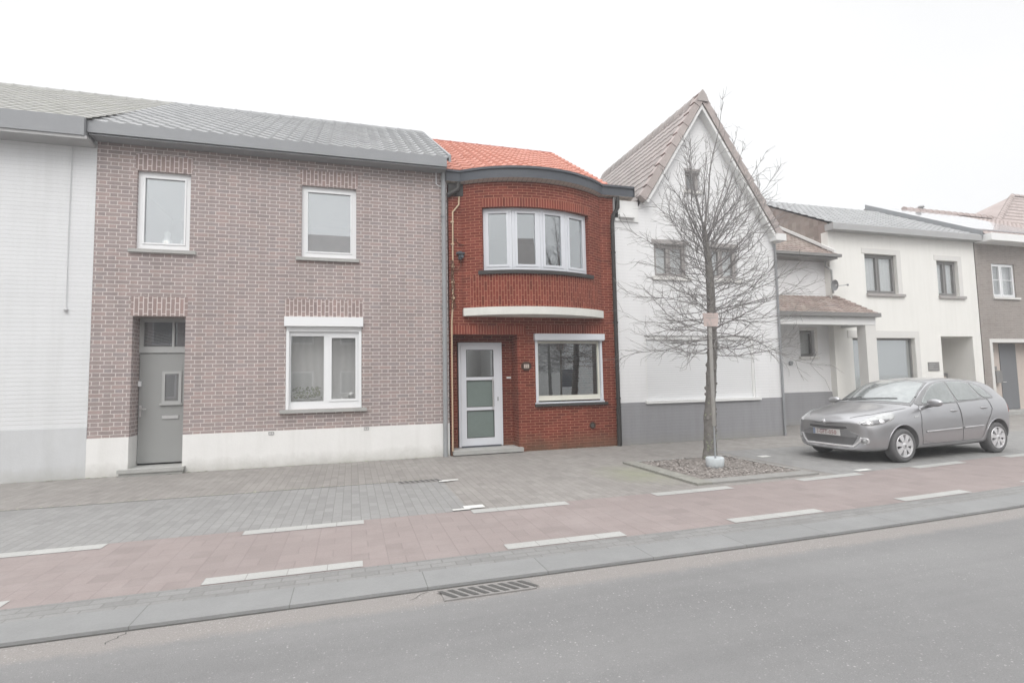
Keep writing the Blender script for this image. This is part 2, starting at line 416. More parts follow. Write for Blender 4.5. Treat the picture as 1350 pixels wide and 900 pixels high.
M['tan_brick'] = m_brick('tan_brick', [(0.31, 0.275, 0.25), (0.37, 0.33, 0.305), (0.34, 0.305, 0.285)], (0.42, 0.385, 0.36), 0.215, 0.065, 0.014, var=0.08)
M['white_board'] = m_plain('white_board', (0.80, 0.80, 0.79), 0.6, 0.02, 3.0)
M['panel'] = None
t = NT('solar_panel')
u_, v_, _w = t.sep(t.uv())
gx = t.maprange(t.math('FLOORED_MODULO', u_, 1.0), 0.02, 0.05, 1.0, 0.0)
gy = t.maprange(t.math('FLOORED_MODULO', v_, 0.9), 0.02, 0.05, 1.0, 0.0)
M['panel'] = t.bsdf(t.mix(t.math('MAXIMUM', gx, gy), (0.58, 0.60, 0.63), (0.36, 0.37, 0.39)), 0.12, None, spec=0.9, coat=1.0)  # pale base colour carries the reflected sky
M['pale_red_tile'] = m_tile('pale_red_tile', [(0.38, 0.315, 0.295), (0.42, 0.35, 0.33), (0.45, 0.38, 0.36)], 0.3, 0.34)
M['pale_wood'] = m_plain('pale_wood', (0.56, 0.49, 0.44), 0.7, 0.06, 6.0)
M['slate_door'] = m_plain('slate_door', (0.17, 0.175, 0.185), 0.5, 0.05, 3.0)
M['interior'] = m_plain('interior', (0.20, 0.20, 0.19), 0.9, 0.05, 2.0)
M['curtain'] = None
t = NT('net_curtain')
px_ = t.sep(t.pos())[0]
wv = t.math('SINE', t.math('MULTIPLY', t.math('ADD', px_, t.math('MULTIPLY', t.noise(t.pos(), 2.0, 2), 0.2)), 42.0))
M['curtain'] = t.bsdf(t.mix(t.maprange(wv, -1.0, 1.0), (0.60, 0.60, 0.595), (0.66, 0.66, 0.655)), 0.9)  # lighter and darker stripes paint in the shading of folds
M['curtain_grey'] = m_plain('curtain_grey', (0.36, 0.365, 0.36), 0.9, 0.06, 2.0)
# glass
M['glass_clear'] = m_glass('glass_clear', 0.15, (0.92, 0.94, 0.94), 0.15, (0.5, 0.5, 0.5))
M['glass_bright'] = m_glass('glass_bright', 0.36, milk=0.45, milkc=(0.45, 0.46, 0.47))
M['glass_red'] = m_glass('glass_red', 0.36, (0.8, 0.86, 0.86))
M['glass_shop'] = m_glass('glass_shop', 0.40, (0.7, 0.74, 0.73), 0.3, (0.62, 0.65, 0.64))
M['glass_frosted'] = m_plain('glass_frosted', (0.17, 0.21, 0.195), 0.12, 0.1, 1.5, spec=0.5)
M['glass_dim'] = m_glass('glass_dim', 0.12, (0.92, 0.92, 0.92), 0.22, (0.62, 0.63, 0.62))
M['glass_door'] = m_glass('glass_door', 0.10, (0.8, 0.8, 0.8), 0.4, (0.30, 0.30, 0.31))
# ground
M['asphalt'] = m_asphalt('asphalt', (0.225, 0.223, 0.222), (0.48, 0.47, 0.455), 0.20, 40.0, edge=(3.95, 4.05, (0.27, 0.253, 0.242)))
M['aggregate'] = m_asphalt('aggregate', (0.34, 0.325, 0.31), (0.76, 0.71, 0.65), 0.50, 30.0, var=0.15)
M['kerb'] = m_plain('kerb', (0.275, 0.28, 0.28), 0.85, 0.09, 2.5, 0.4, 90)
M['joint'] = m_plain('joint', (0.10, 0.10, 0.095), 0.9, 0.2, 9.0)
M['cobble'] = m_paver('cobble', [(0.255, 0.253, 0.248), (0.305, 0.303, 0.298), (0.28, 0.278, 0.272)], (0.19, 0.185, 0.18), 0.22, 0.094, 0.012, specks=0.05)
M['red_path'] = m_paver('red_path', [(0.283, 0.243, 0.233), (0.322, 0.275, 0.264), (0.302, 0.259, 0.249)], (0.25, 0.21, 0.205), 0.32, 0.2045, 0.008, 0.09, stain=((0.33, 0.29, 0.28), 0.4), cross=True)
M['paver_bay'] = m_paver('paver_bay', [(0.275, 0.272, 0.267), (0.325, 0.322, 0.316), (0.30, 0.297, 0.291)], (0.21, 0.205, 0.20), 0.22, 0.11, 0.009, 0.12, swap=True, specks=0.02)
M['paver_walk'] = m_paver('paver_walk', [(0.28, 0.265, 0.25), (0.335, 0.317, 0.30), (0.308, 0.291, 0.275)], (0.22, 0.205, 0.19), 0.22, 0.11, 0.010, 0.14, swap=True, stain=((0.36, 0.35, 0.33), 0.35), specks=0.02, green=(4.55, 8.0, 0.95, (0.26, 0.275, 0.185), 0.55))
M['mark'] = m_paver('mark', [(0.44, 0.44, 0.425), (0.485, 0.485, 0.47)], (0.27, 0.26, 0.25), 0.32, 5.0, 0.007, 0.12)
M['mark_white'] = m_plain('mark_white', (0.62, 0.62, 0.60), 0.8, 0.08, 9.0)
M['pit_kerb'] = m_plain('pit_kerb', (0.285, 0.28, 0.268), 0.9, 0.12, 4.0, 0.4, 60)
M['moss_kerb'] = m_plain('moss_kerb', (0.275, 0.272, 0.245), 0.9, 0.25, 7.0, 0.4, 60)
t = NT('soil'); p_ = t.pos()
vo = t.n('ShaderNodeTexVoronoi'); t.set(vo.inputs['Vector'], p_); vo.inputs['Scale'].default_value = 22.0
M['soil'] = t.bsdf(t.mix(t.maprange(vo.outputs['Distance'], 0.1, 0.5), t.ramp(t.sep(vo.outputs['Color'])[0], [(0.0, (0.27, 0.245, 0.228)), (0.6, (0.325, 0.298, 0.28)), (0.97, (0.42, 0.395, 0.37))]), (0.21, 0.19, 0.175)), 0.95, vo.outputs['Distance'], 0.02, 0.8)
M['leaf_litter'] = m_plain('leaf_litter', (0.34, 0.31, 0.29), 0.9, 0.2, 30.0)
M['moss'] = m_plain('moss', (0.35, 0.36, 0.27), 0.95, 0.2, 20.0, 0.5, 80)
M['bark'] = m_plain('bark', (0.20, 0.19, 0.178), 0.95, 0.3, 14.0, 0.9, 50)
M['twig'] = m_plain('twig', (0.27, 0.26, 0.255), 0.95, 0.2, 10.0)
M['bark_moss'] = m_plain('bark_moss', (0.30, 0.32, 0.24), 0.95, 0.25, 20.0)
M['pole_grey'] = m_plain('pole_grey', (0.46, 0.45, 0.43), 0.5, 0.06, 6.0)
M['sign_pink'] = m_plain('sign_pink', (0.60, 0.50, 0.47), 0.5, 0.08, 20.0)
M['sign_ink'] = m_plain('sign_ink', (0.22, 0.21, 0.20), 0.6, 0.05, 8.0)
M['footing'] = m_plain('footing', (0.56, 0.60, 0.62), 0.6, 0.12, 9.0)
M['grate'] = m_plain('grate', (0.245, 0.235, 0.228), 0.8, 0.15, 10.0)
M['hole'] = m_plain('hole', (0.10, 0.098, 0.095), 0.9, 0.1, 8.0)
M['pot'] = m_plain('pot', (0.68, 0.68, 0.68), 0.5, 0.02, 5.0)
M['leaf'] = m_plain('leaf', (0.17, 0.20, 0.09), 0.7, 0.3, 25.0)
M['candle'] = m_plain('candle', (0.78, 0.78, 0.77), 0.5, 0.02, 5.0)
# ------------------------------------------------------------------ building helpers
def flat(Y):            # facade facing -Y : u = x, v = z, d = depth inwards
    return lambda u, v, d=0.0: Vector((u, Y + d, v))

def wall(mb, fn, u0, u1, v0, v1, holes=(), ustep=None, uvf=None, mi=0):
    us = {u0, u1}; vs = {v0, v1}
    for (a, b, c, d, dep) in holes:
        us |= {a, b}; vs |= {c, d}
    us = sorted(x for x in us if u0 - 1e-6 <= x <= u1 + 1e-6)
    vs = sorted(x for x in vs if v0 - 1e-6 <= x <= v1 + 1e-6)
    if ustep:
        nu = []
        for a, b in zip(us, us[1:]):
            k = max(1, int(math.ceil((b - a) / ustep)))
            nu += [a + (b - a) * i / k for i in range(k)]
        us = nu + [us[-1]]
    uvf = uvf or (lambda u, v: (u, v))
    for a, b in zip(us, us[1:]):
        for c, d in zip(vs, vs[1:]):
            mu, mv = (a + b) / 2, (c + d) / 2
            if any(h[0] < mu < h[1] and h[2] < mv < h[3] for h in holes): continue
            mb.face([fn(a, c, 0), fn(b, c, 0), fn(b, d, 0), fn(a, d, 0)], [uvf(a, c), uvf(b, c), uvf(b, d), uvf(a, d)], mi)
    for (a, b, c, d, dep) in holes:
        if dep <= 0: continue
        mb.face([fn(a, c, 0), fn(a, d, 0), fn(a, d, dep), fn(a, c, dep)], [uvf(a, c), uvf(a, d), uvf(a + dep, d), uvf(a + dep, c)], mi)
        lowopen = abs(c - v0) < 1e-6
        mb.face([fn(b, d, 0), fn(b, c, 0), fn(b, c, dep), fn(b, d, dep)], [uvf(b, d), uvf(b, c), uvf(b - dep, c), uvf(b - dep, d)], mi)
        seg = [x for x in us if a - 1e-6 <= x <= b + 1e-6]
        for p, q in zip(seg, seg[1:]):
            mb.face([fn(p, d, 0), fn(q, d, 0), fn(q, d, dep), fn(p, d, dep)], [uvf(p, d), uvf(q, d), uvf(q, d + dep), uvf(p, d + dep)], mi)
            if not lowopen: mb.face([fn(q, c, 0), fn(p, c, 0), fn(p, c, dep), fn(q, c, dep)], [uvf(q, c), uvf(p, c), uvf(p, c - dep), uvf(q, c - dep)], mi)

def fbox(mb, fn, u0, u1, v0, v1, d0, d1, mi=0):
    mb.box(u0, u1, d0, d1, v0, v1, mi, xf=lambda p: fn(p.x, p.z, p.y))

def frame_bars(mb, fn, u0, u1, v0, v1, d0, d1, w, wb=None, wt=None):
    wb = wb or w; wt = wt or w
    fbox(mb, fn, u0, u0 + w, v0, v1, d0, d1); fbox(mb, fn, u1 - w, u1, v0, v1, d0, d1)
    fbox(mb, fn, u0 + w, u1 - w, v0, v0 + wb, d0, d1); fbox(mb, fn, u0 + w, u1 - w, v1 - wt, v1, d0, d1)

def window(root, fn, u0, u1, v0, v1, dep, mat, glass, splits=(), fw=0.055, sw=0.05, mull=0.05, fixed=(), bottom=0.0, th=0.07, bars=()):
    """outer frame, one sash per light, panes as sub-parts; dep = depth of the frame's front"""
    m = MB()
    frame_bars(m, fn, u0, u1, v0, v1, dep, dep + th, fw, fw + bottom)
    xs = [u0 + fw] + [u0 + (u1 - u0) * s for s in splits] + [u1 - fw]
    cells = []
    for i in range(len(xs) - 1):
        a = xs[i] + (mull / 2 if i else 0); b = xs[i + 1] - (mull / 2 if i < len(xs) - 2 else 0)
        cells.append((a, b))
        if i < len(xs) - 2: fbox(m, fn, xs[i + 1] - mull / 2, xs[i + 1] + mull / 2, v0 + fw + bottom, v1 - fw, dep + 0.002, dep + th)
    w = m.build('window', mat, root)
    for i, (a, b) in enumerate(cells):
        c, d = v0 + fw + bottom, v1 - fw
        s = 0.012 if i in fixed else sw
        k = MB(); frame_bars(k, fn, a + 0.002, b - 0.002, c + 0.002, d - 0.002, dep - (0.0 if i in fixed else 0.012), dep + th - 0.01, s)
        for bz in bars: fbox(k, fn, a + s, b - s, c + (d - c) * bz - 0.012, c + (d - c) * bz + 0.012, dep, dep + 0.04)
        k.build('sash', mat, w)
        g = MB(); fbox(g, fn, a + s - 0.004, b - s + 0.004, c + s - 0.004, d - s + 0.004, dep + 0.03, dep + 0.045)
        g.build('pane', glass, w)
    return w

def sill(root, fn, u0, u1, v, mat, thick=0.05, out=0.06, dep=0.15, parent=None):
    m = MB(); fbox(m, fn, u0, u1, v - thick, v, -out, dep)
    return m.build('sill', mat, parent or root)

def tile_roof(mb, ef, rf, ulen, slen, tw, ch, amp=0.03, step=0.03, sub=4, prof='pan', nu0=None):
    """ef(s)/rf(s): eave and ridge curves, s in 0..1; waves across, stepped courses up the slope"""
    nu = max(2, int(round(ulen / tw))); nv = max(1, int(round(slen / ch)))
    def pf(x):
        x -= math.floor(x)
        if prof == 'flat': return 0.0 if 0.06 < x < 0.94 else -0.6
        return 0.5 + 0.5 * math.sin(2 * PI * x) + 0.25 * math.sin(4 * PI * x)
    cols = [(i / (nu * sub)) for i in range(nu * sub + 1)]
    for k in range(nv):
        rows = []; uvs = []
        for (t_, lift) in ((k / nv, step), ((k + 1) / nv, 0.0)):
            row = []; uv = []
            for s_ in cols:
                e = ef(s_); r = rf(s_)
                d = (r - e)
                tang = (ef(min(1, s_ + 0.01)) - ef(max(0, s_ - 0.01)))
                n = tang.cross(d).normalized()
                if n.z < 0: n = -n
                row.append(e + d * t_ + n * (pf(s_ * nu + 0.15) * amp + lift))
                uv.append((s_ * nu * tw + 0.001, (k + 0.5) * ch))
            rows.append(row); uvs.append(uv)
        mb.grid(rows, uvs, 0, prof != 'flat')
        # riser of the course
        low = [p - Vector((0, 0, step * 1.15)) for p in rows[0]]
        mb.grid([low, rows[0]], [uvs[0], uvs[0]], 0, False)

def ridge_tiles(mb, a, b, L=0.36, r=0.1, n=7, drop=0.045):
    a = Vector(a); b = Vector(b); D = (b - a); k = max(1, int(D.length / L)); D.normalize()
    st = (b - a).length / k
    side = D.cross(Vector((0, 0, 1))).normalized()
    for i in range(k):
        p = a + D * (i * st); q = p + D * (st * 1.04)
        rows = []
        for (c, rr) in ((p, r * 1.12), (p + D * 0.05, r * 1.12), (p + D * 0.055, r), (q, r)):
            rows.append([c + side * (math.cos(PI * j / (n - 1)) * rr) + Vector((0, 0, math.sin(PI * j / (n - 1)) * rr * 0.9 - 0.02 - drop * abs(math.cos(PI * j / (n - 1))))) for j in range(n)])
        mb.grid(rows, [[(i * 0.3 + 0.1, 0.1)] * n] * 4, 0, True)
        mb.face(rows[0], [(i * 0.3 + 0.1, 0.1)] * n)

def shell(mb, x0, x1, y0, y1, z1, ridge=None, mi=0, z0=0.0, left=True, right=True):
    """side walls, back wall and gable tops behind a street front"""
    for x, on in ((x0, left), (x1, right)):
        if not on: continue
        pts = [(x, y0, z0), (x, y1, z0), (x, y1, z1)]
        if ridge: pts.append((x, ridge[0], ridge[1]))
        pts.append((x, y0, z1))
        mb.face(pts, [(p[1], p[2]) for p in pts], mi)
    mb.face([(x1, y1, z0), (x0, y1, z0), (x0, y1, z1), (x1, y1, z1)], None, mi)

FY = 11.45          # the common street front
F = flat(FY)

# ================================================================== white painted house at the left end
h = empty('terraced_house', (-6.5, FY, 0), 'white painted brick house with blank wall and mossy roof, left of the brown brick house', 'house', 'terraced houses along the street')
m = MB(); wall(m, F, -11.0, -4.552, 0.90, 6.22); shell(m, -11.0, -4.56, FY, 21.6, 6.3, (16.5, 9.45), right=False); m.build('wall', M['white_brick'], h)
m = MB(); fbox(m, F, -11.0, -4.552, -0.05, 0.902, -0.012, 0.1); m.build('plinth', M['pale_plinth'], h)
m = MB(); fbox(m, F, -11.0, -4.60, 6.13, 6.47, -0.42, 0.05); m.build('fascia', M['grey_fascia'], h)
m = MB(); fbox(m, F, -11.0, -4.56, 6.07, 6.128, -0.40, 0.02); m.build('soffit', M['pale_fascia'], h)
m = MB(); tile_roof(m, lambda s: Vector((-11 + 6.5 * s, FY - 0.36, 6.47)), lambda s: Vector((-11 + 6.5 * s, 16.5, 9.50)), 6.5, 5.9, 0.25, 0.3, 0.012, 0.018, 2)
m.face([(-4.5, 16.5, 9.48), (-11, 16.5, 9.48), (-11, 21.8, 6.3), (-4.5, 21.8, 6.3)])
rf = m.build('roof', M['moss_tile'], h)
m = MB(); ridge_tiles(m, (-11, 16.5, 9.50), (-4.5, 16.5, 9.50)); m.build('ridge', M['moss_tile'], rf)
m = MB(); m.tube([(-4.93, FY - 0.02, 6.15), (-4.94, FY - 0.02, 4.6), (-4.93, FY - 0.02, 3.05)], 0.006, 6); m.lathe([(0.0, 3.0), (0.03, 3.0), (0.03, 3.05), (0.0, 3.05)], (-4.93, FY - 0.03, 0), 8)
m.build('cable', M['pale_plinth'], h)

# ================================================================== brown brick house
X0, X1 = -4.55, 2.03
h = empty('terraced_house', (-1.2, FY, 0), 'brown brick house with grey front door and white plinth, left of the red house', 'house', 'terraced houses along the street')
W1 = (-3.895, -2.995, 4.20, 5.72); W2 = (-0.98, 0.095, 4.18, 5.69); G1 = (-1.25, 0.205, 1.10, 2.95); DR = (-3.90, -3.03, 0.12, 2.93)
holes = [(*W1, 0.09), (*W2, 0.09), (*G1, 0.09), (*DR, 0.42)]
m = MB(); wall(m, F, X0, X1, 0.70, 6.4, [(a, b, max(0.70, c), d, e) for (a, b, c, d, e) in holes])
shell(m, X0, X1, FY, 21.0, 6.3, (15.6, 9.02)); m.build('wall', M['brown_brick'], h)
m = MB()
for (a, b, d) in ((W1[0] - 0.03, W1[1] + 0.03, W1[3]), (W2[0] - 0.03, W2[1] + 0.03, W2[3]), (G1[0] - 0.03, G1[1] + 0.03, G1[3]), (DR[0] - 0.03, DR[1] + 0.03, DR[3])):
    k = MB(); top = 0.37 if d < 4 else 0.32
    fbox(k, F, a, b, d + 0.004, d + top, -0.004, 0.06); k.build('lintel', M['brown_soldier'], h)
m = MB()
fbox(m, F, X0, DR[0], -0.08, 0.70, -0.014, 0.1); fbox(m, F, DR[1], X1, -0.08, 0.70, -0.014, 0.1)
fbox(m, F, DR[0] - 0.01, DR[0] + 0.002, -0.08, 0.70, 0.1, 0.44); fbox(m, F, DR[1] - 0.002, DR[1] + 0.01, -0.08, 0.70, 0.1, 0.44)
m.build('plinth', M['white_plaster'], h)
w = window(h, F, *W1, 0.07, M['white_frame'], M['glass_bright'], fw=0.085, sw=0.03, bottom=0.03); sill(h, F, W1[0] - 0.1, W1[1] + 0.12, 4.198, M['blue_stone'], 0.065, 0.06, 0.08, w)
w = window(h, F, *W2, 0.07, M['white_frame'], M['glass_bright'], fw=0.085, sw=0.03, bottom=0.03); sill(h, F, W2[0] - 0.1, W2[1] + 0.06, 4.178, M['blue_stone'], 0.065, 0.06, 0.08, w)
w = window(h, F, G1[0], G1[1], 1.10, 2.66, 0.05, M['white_frame'], M['glass_dim'], splits=(0.53,), fw=0.075, sw=0.045, mull=0.09, fixed=(0,), bottom=0.06)
sill(h, F, G1[0] - 0.1, G1[1] + 0.1, 1.098, M['blue_stone'], 0.07, 0.07, 0.08, w)
m = MB(); fbox(m, F, G1[0] + 0.005, G1[1] - 0.005, 2.662, 2.76, 0.0, 0.16); m.build('head_board', M['white_frame'], w)
for s_ in (0, 1):
    m = MB(); a = G1[0] + 0.004 if s_ == 0 else G1[1] - 0.058
    fbox(m, F, a, a + 0.054, 1.102, 2.66, -0.02, 0.048); m.build('shutter_rail', M['white_frame'], w)
m = MB(); fbox(m, F, G1[0] - 0.03, G1[1] + 0.03, 2.762, 2.952, -0.09, 0.08); m.build('shutter_box', M['white_frame'], h)
m = MB(); fbox(m, F, G1[0] - 0.2, G1[1] + 0.2, 1.0, 2.8, 0.40, 0.42); m.build('curtain', M['curtain'], w)
m = MB(); fbox(m, F, G1[0] - 0.1, G1[1] + 0.1, 1.12, 1.16, 0.13, 0.40); m.build('inner_sill', M['white_frame'], w)
# door recess
D = 0.36
m = MB(); fbox(m, F, DR[0], DR[1], 2.24, DR[3], D, D + 0.06)
tr = MB(); frame_bars(tr, F, DR[0], DR[1], 2.26, DR[3], D, D + 0.06, 0.07, 0.12); fbox(tr, F, -3.35, -3.31, 2.38, DR[3] - 0.07, D, D + 0.05); t_ = tr.build('transom_window', M['grey_trim'], h)
g = MB(); fbox(g, F, DR[0] + 0.06, DR[1] - 0.06, 2.37, DR[3] - 0.06, D + 0.03, D + 0.04); g.build('pane', M['glass_door'], t_)
d = MB(); fbox(d, F, DR[0] + 0.01, DR[1] - 0.01, 0.16, 2.245, D + 0.02, D + 0.07); d_ = d.build('door', M['grey_door'], h)
m = MB(); frame_bars(m, F, -3.50, -3.17, 1.28, 1.90, D - 0.005, D + 0.03, 0.05); fbox(m, F, -3.53, -3.14, 1.25, 1.285, D - 0.02, D + 0.03); m.build('door_window_frame', M['grey_trim'], d_)
m = MB(); fbox(m, F, -3.45, -3.22, 1.33, 1.85, D + 0.01, D + 0.02); m.build('pane', M['glass_door'], d_)
m = MB(); fbox(m, F, -3.49, -3.21, 0.99, 1.05, D + 0.002, D + 0.025); m.build('letter_slot', M['metal'], d_)
m = MB(); fbox(m, F, -3.87, -3.835, 1.04, 1.26, D + 0.0, D + 0.025); m.tube([F(-3.852, 1.19, D), F(-3.852, 1.19, D - 0.05), F(-3.74, 1.185, D - 0.055)], 0.012, 8); m.build('handle', M['metal'], d_)
m = MB(); fbox(m, F, DR[0] + 0.006, DR[0] + 0.05, 1.62, 1.72, D - 0.03, D + 0.02); m.build('door_bell', M['white_frame'], h)
m = MB(); fbox(m, F, DR[0] - 0.12, DR[1] + 0.06, 0.06, 0.125, -0.16, D + 0.06); fbox(m, F, DR[0] - 0.10, DR[1] + 0.04, -0.06, 0.059, -0.13, D + 0.06); m.build('doorstep', M['blue_stone'], h)
# gutter fascia, roof
m = MB(); fbox(m, F, X0 - 0.04, X1 - 0.05, 6.235, 6.455, -0.33, 0.02); m.build('fascia', M['grey_fascia'], h)
m = MB(); fbox(m, F, X0 - 0.02, X1 - 0.06, 6.20, 6.218, -0.30, 0.02); m.build('soffit', M['grey_fascia'], h)
m = MB(); tile_roof(m, lambda s: Vector((X0 + 0.02 + (X1 - X0) * s, FY - 0.26, 6.45)), lambda s: Vector((X0 + 0.02 + (X1 - X0) * s, 15.6, 9.06)), X1 - X0, 5.1, 0.27, 0.36, 0.03, 0.03, 5)
m.face([(X1, 15.6, 9.04), (X0, 15.6, 9.04), (X0, 21.2, 6.3), (X1, 21.2, 6.3)])
rf = m.build('roof', M['grey_tile'], h)
m = MB(); ridge_tiles(m, (X0 + 0.05, 15.6, 9.07), (X1, 15.6, 9.07)); m.build('ridge', M['grey_tile'], rf)
m = MB()
for s_ in range(1):
    a = Vector((X1 + 0.0, FY - 0.3, 6.36)); b = Vector((X1 + 0.0, 15.6, 8.96)); n_ = Vector((0, 0, 0.16))
    m.face([a, b, b + n_, a + n_]); q = Vector((0.05, 0, 0)); m.face([b + q, a + q, a + n_ + q, b + n_ + q]); m.face([a + n_, b + n_, b + n_ + q, a + n_ + q]); m.face([a, a + n_, a + n_ + q, a + q])
m.build('verge_board', M['grey_fascia'], rf)
m = MB(); m.tube([F(1.945, 6.30, -0.06), F(1.94, 3.0, -0.06), F(1.93, -0.02, -0.06)], 0.05, 12)
for z_ in (5.2, 3.2, 1.2): m.lathe([(0.062, z_), (0.062, z_ + 0.05)], (1.94, FY - 0.06, 0), 12)
m.build('drainpipe', M['zinc'], h)
m = MB(); m.tube([F(1.79, 6.26, -0.02), F(1.79, 5.95, -0.02), F(1.86, 5.90, -0.03), F(1.90, 5.90, -0.03)], 0.012, 6); m.build('cable', M['white_frame'], h)
for (x, z) in ((-1.5, 0.655), (0.30, 0.665)):
    m = MB(); frame_bars(m, F, x - 0.05, x + 0.05, z - 0.03, z + 0.03, -0.024, -0.01, 0.012); fbox(m, F, x - 0.006, x + 0.006, z - 0.02, z + 0.02, -0.022, -0.01); m.build('vent', M['pale_fascia'], h)
m = MB(); fbox(m, F, X0 + 0.05, X1 - 0.05, 2.98, 3.1, 0.5, 8.0); fbox(m, F, X0 + 0.05, X1 - 0.05, -0.02, 0.02, 0.5, 8.0); fbox(m, F, X0 + 0.05, X1 - 0.05, 0.02, 6.2, 4.2, 4.3); fbox(m, F, X0 + 0.05, X1 - 0.05, 6.0, 6.1, 0.3, 8.0); m.build('interior', M['interior'], h)

# things on the window sill of the brown house
def pot_plant(x, z, s, label):
    r = empty('potted_plant', (x, FY + 0.24, z), label, 'plant', 'white pots on the window sill')
    m = MB(); m.lathe([(0.0, z), (0.060 * s, z), (0.078 * s, z + 0.13 * s), (0.084 * s, z + 0.13 * s), (0.084 * s, z + 0.15 * s), (0.07 * s, z + 0.15 * s), (0.06 * s, z + 0.12 * s), (0.0, z + 0.12 * s)], (x, FY + 0.24, 0), 18); m.build('pot', M['pot'], r)
    m = MB()
    for i in range(70):
        a = rnd.random() * 2 * PI; q = rnd.random() ** 0.5 * 0.15 * s; zz = z + 0.15 * s + rnd.random() * 0.22 * s
        c = Vector((x + q * math.cos(a), FY + 0.24 + q * math.sin(a) * 0.6, zz)); u = Vector((rnd.uniform(-1, 1), rnd.uniform(-1, 1), rnd.uniform(-.3, 1))).normalized() * 0.035; w_ = u.orthogonal().normalized() * 0.016
        m.face([c - u, c + w_, c + u, c - w_])
    for i in range(7):
        a = i * 0.9; m.tube([(x, FY + 0.24, z + 0.12 * s), (x + 0.09 * s * math.cos(a), FY + 0.24 + 0.05 * math.sin(a), z + 0.30 * s)], 0.004, 5)
    m.build('foliage', M['leaf'], r)
pot_plant(-0.99, 1.16, 1.0, 'bushy green plant in a white pot, left one behind the brown house window')
pot_plant(-0.74, 1.16, 1.02, 'taller green plant in a white pot, beside the window mullion of the brown house')
def lidded_jar(x, z, hgt, label):
    m = MB(); y = FY + 0.22
    m.lathe([(0.0, z), (0.055, z), (0.055, z + hgt), (0.062, z + hgt), (0.062, z + hgt + 0.02), (0.035, z + hgt + 0.055), (0.012, z + hgt + 0.06), (0.014, z + hgt + 0.085), (0.0, z + hgt + 0.09)], (x, y, 0), 18)
    tag(m.build('storage_jar', M['candle'], None, (x, y, z)), label, 'jar', 'white jars on the window sill')
lidded_jar(-0.19, 1.16, 0.07, 'short white jar with pointed lid on the right side of the brown house window')
lidded_jar(0.0, 1.16, 0.19, 'tall pale grey jar with white lid on the right side of the brown house window')
def figurine(x, z, s, label):
    m = MB(); y = FY + 0.18
    m.lathe([(0.0, z), (0.10 * s, z), (0.095 * s, z + 0.10 * s), (0.06 * s, z + 0.17 * s), (0.045 * s, z + 0.20 * s), (0.06 * s, z + 0.25 * s), (0.045 * s, z + 0.30 * s), (0.0, z + 0.33 * s)], (x, y, 0), 14)
    tag(m.build('figurine', M['candle'], None, (x, y, z)), label, 'figurine', 'white figurines behind the upstairs window')
figurine(-3.42, 4.30, 0.95, 'taller white figurine behind the upper window above the grey door')
figurine(-3.17, 4.30, 0.5, 'small white figurine behind the upper window above the grey door')
m = MB()

# ================================================================== red brick house with the curved bay
RX0, RX1 = 2.06, 6.12
XC, HC, SAG = 4.05, 1.70, 0.55
RAD = (HC * HC + SAG * SAG) / (2 * SAG); YC = FY - SAG + RAD; AH = math.asin(HC / RAD)
def arc(r_off=0.0):
    R_ = RAD + r_off
    return lambda u, v, d=0.0: Vector((XC + (R_ - d) * math.sin(u / RAD), YC - (R_ - d) * math.cos(u / RAD), v))
A = arc(); UA = AH * RAD
h = empty('terraced_house', (4.1, FY, 0), 'narrow red brick house with curved bay window and orange tiled roof', 'house', 'terraced houses along the street')
LZ0, LZ1 = 3.02, 3.19
RD = (2.12, 3.60, 0.12, 2.62); RW = (4.02, 5.70, 1.07, 2.49)
BW = (-1.335, 1.335, 4.0, 5.42)          # bay window in arc length
m = MB()
wall(m, F, RX0, RX1, -0.06, LZ0, [(RD[0], RD[1], -0.06, RD[3], 0.45), (*RW, 0.10)])
wall(m, F, RX0, XC - HC, LZ0, 5.98); wall(m, F, XC + HC, RX1, LZ0, 5.98)
wall(m, A, -UA, UA, 5.62, 5.98, ustep=0.1)
wall(m, A, -UA, BW[0], BW[2] - 0.08, 5.62, ustep=0.1); wall(m, A, BW[1], UA, BW[2] - 0.08, 5.62, ustep=0.1)
for s_ in (-1, 1):   # window reveals of the bay
    u = BW[1] * s_
    m.face([A(u, 4.0, 0), A(u, 5.42, 0), A(u, 5.42, 0.22), A(u, 4.0, 0.22)], [(0, 4), (0, 5.42), (0.22, 5.42), (0.22, 4)])
k = 16
for i in range(k):
    a = BW[0] + (BW[1] - BW[0]) * i / k; b = BW[0] + (BW[1] - BW[0]) * (i + 1) / k
    m.face([A(a, 5.42, 0), A(b, 5.42, 0), A(b, 5.42, 0.22), A(a, 5.42, 0.22)], [(a, 0), (b, 0), (b, .22), (a, .22)])
shell(m, RX0, RX1, FY, 19.5, 6.0, (15.4, 8.75))
# inner walls of the door recess
wall(m, flat(FY + 0.45), RD[0], RD[1], -0.06, RD[3], [(2.30, 3.30, 0.10, 2.47, 0.05)])
m.build('wall', M['red_brick'], h)
m = MB(); wall(m, A, -UA + 0.18, UA - 0.18, LZ1 - 0.02, BW[2] - 0.08, ustep=0.1); m.build('bay_apron', M['red_soldier'], h)
for ua_ in (-UA, UA - 0.18):
    m = MB(); wall(m, A, ua_, ua_ + 0.18, LZ1 - 0.02, BW[2] - 0.08, ustep=0.1); m.build('bay_edge', M['red_brick'], h)
m = MB(); wall(m, A, BW[0], BW[1], 5.42, 5.62, ustep=0.1, uvf=lambda u, v: (u, v)); m.build('lintel', M['red_soldier_high'], h)
m = MB(); fbox(m, F, RD[0] - 0.05, RW[0] - 0.22, RD[3] + 0.004, RD[3] + 0.20, -0.003, 0.05); m.build('lintel', M['red_soldier_high'], h)
m = MB(); fbox(m, F, RW[0] + 0.04, RW[1] + 0.06, 2.645, 2.645 + 0.20, -0.003, 0.05); m.build('lintel', M['red_soldier_high'], h)
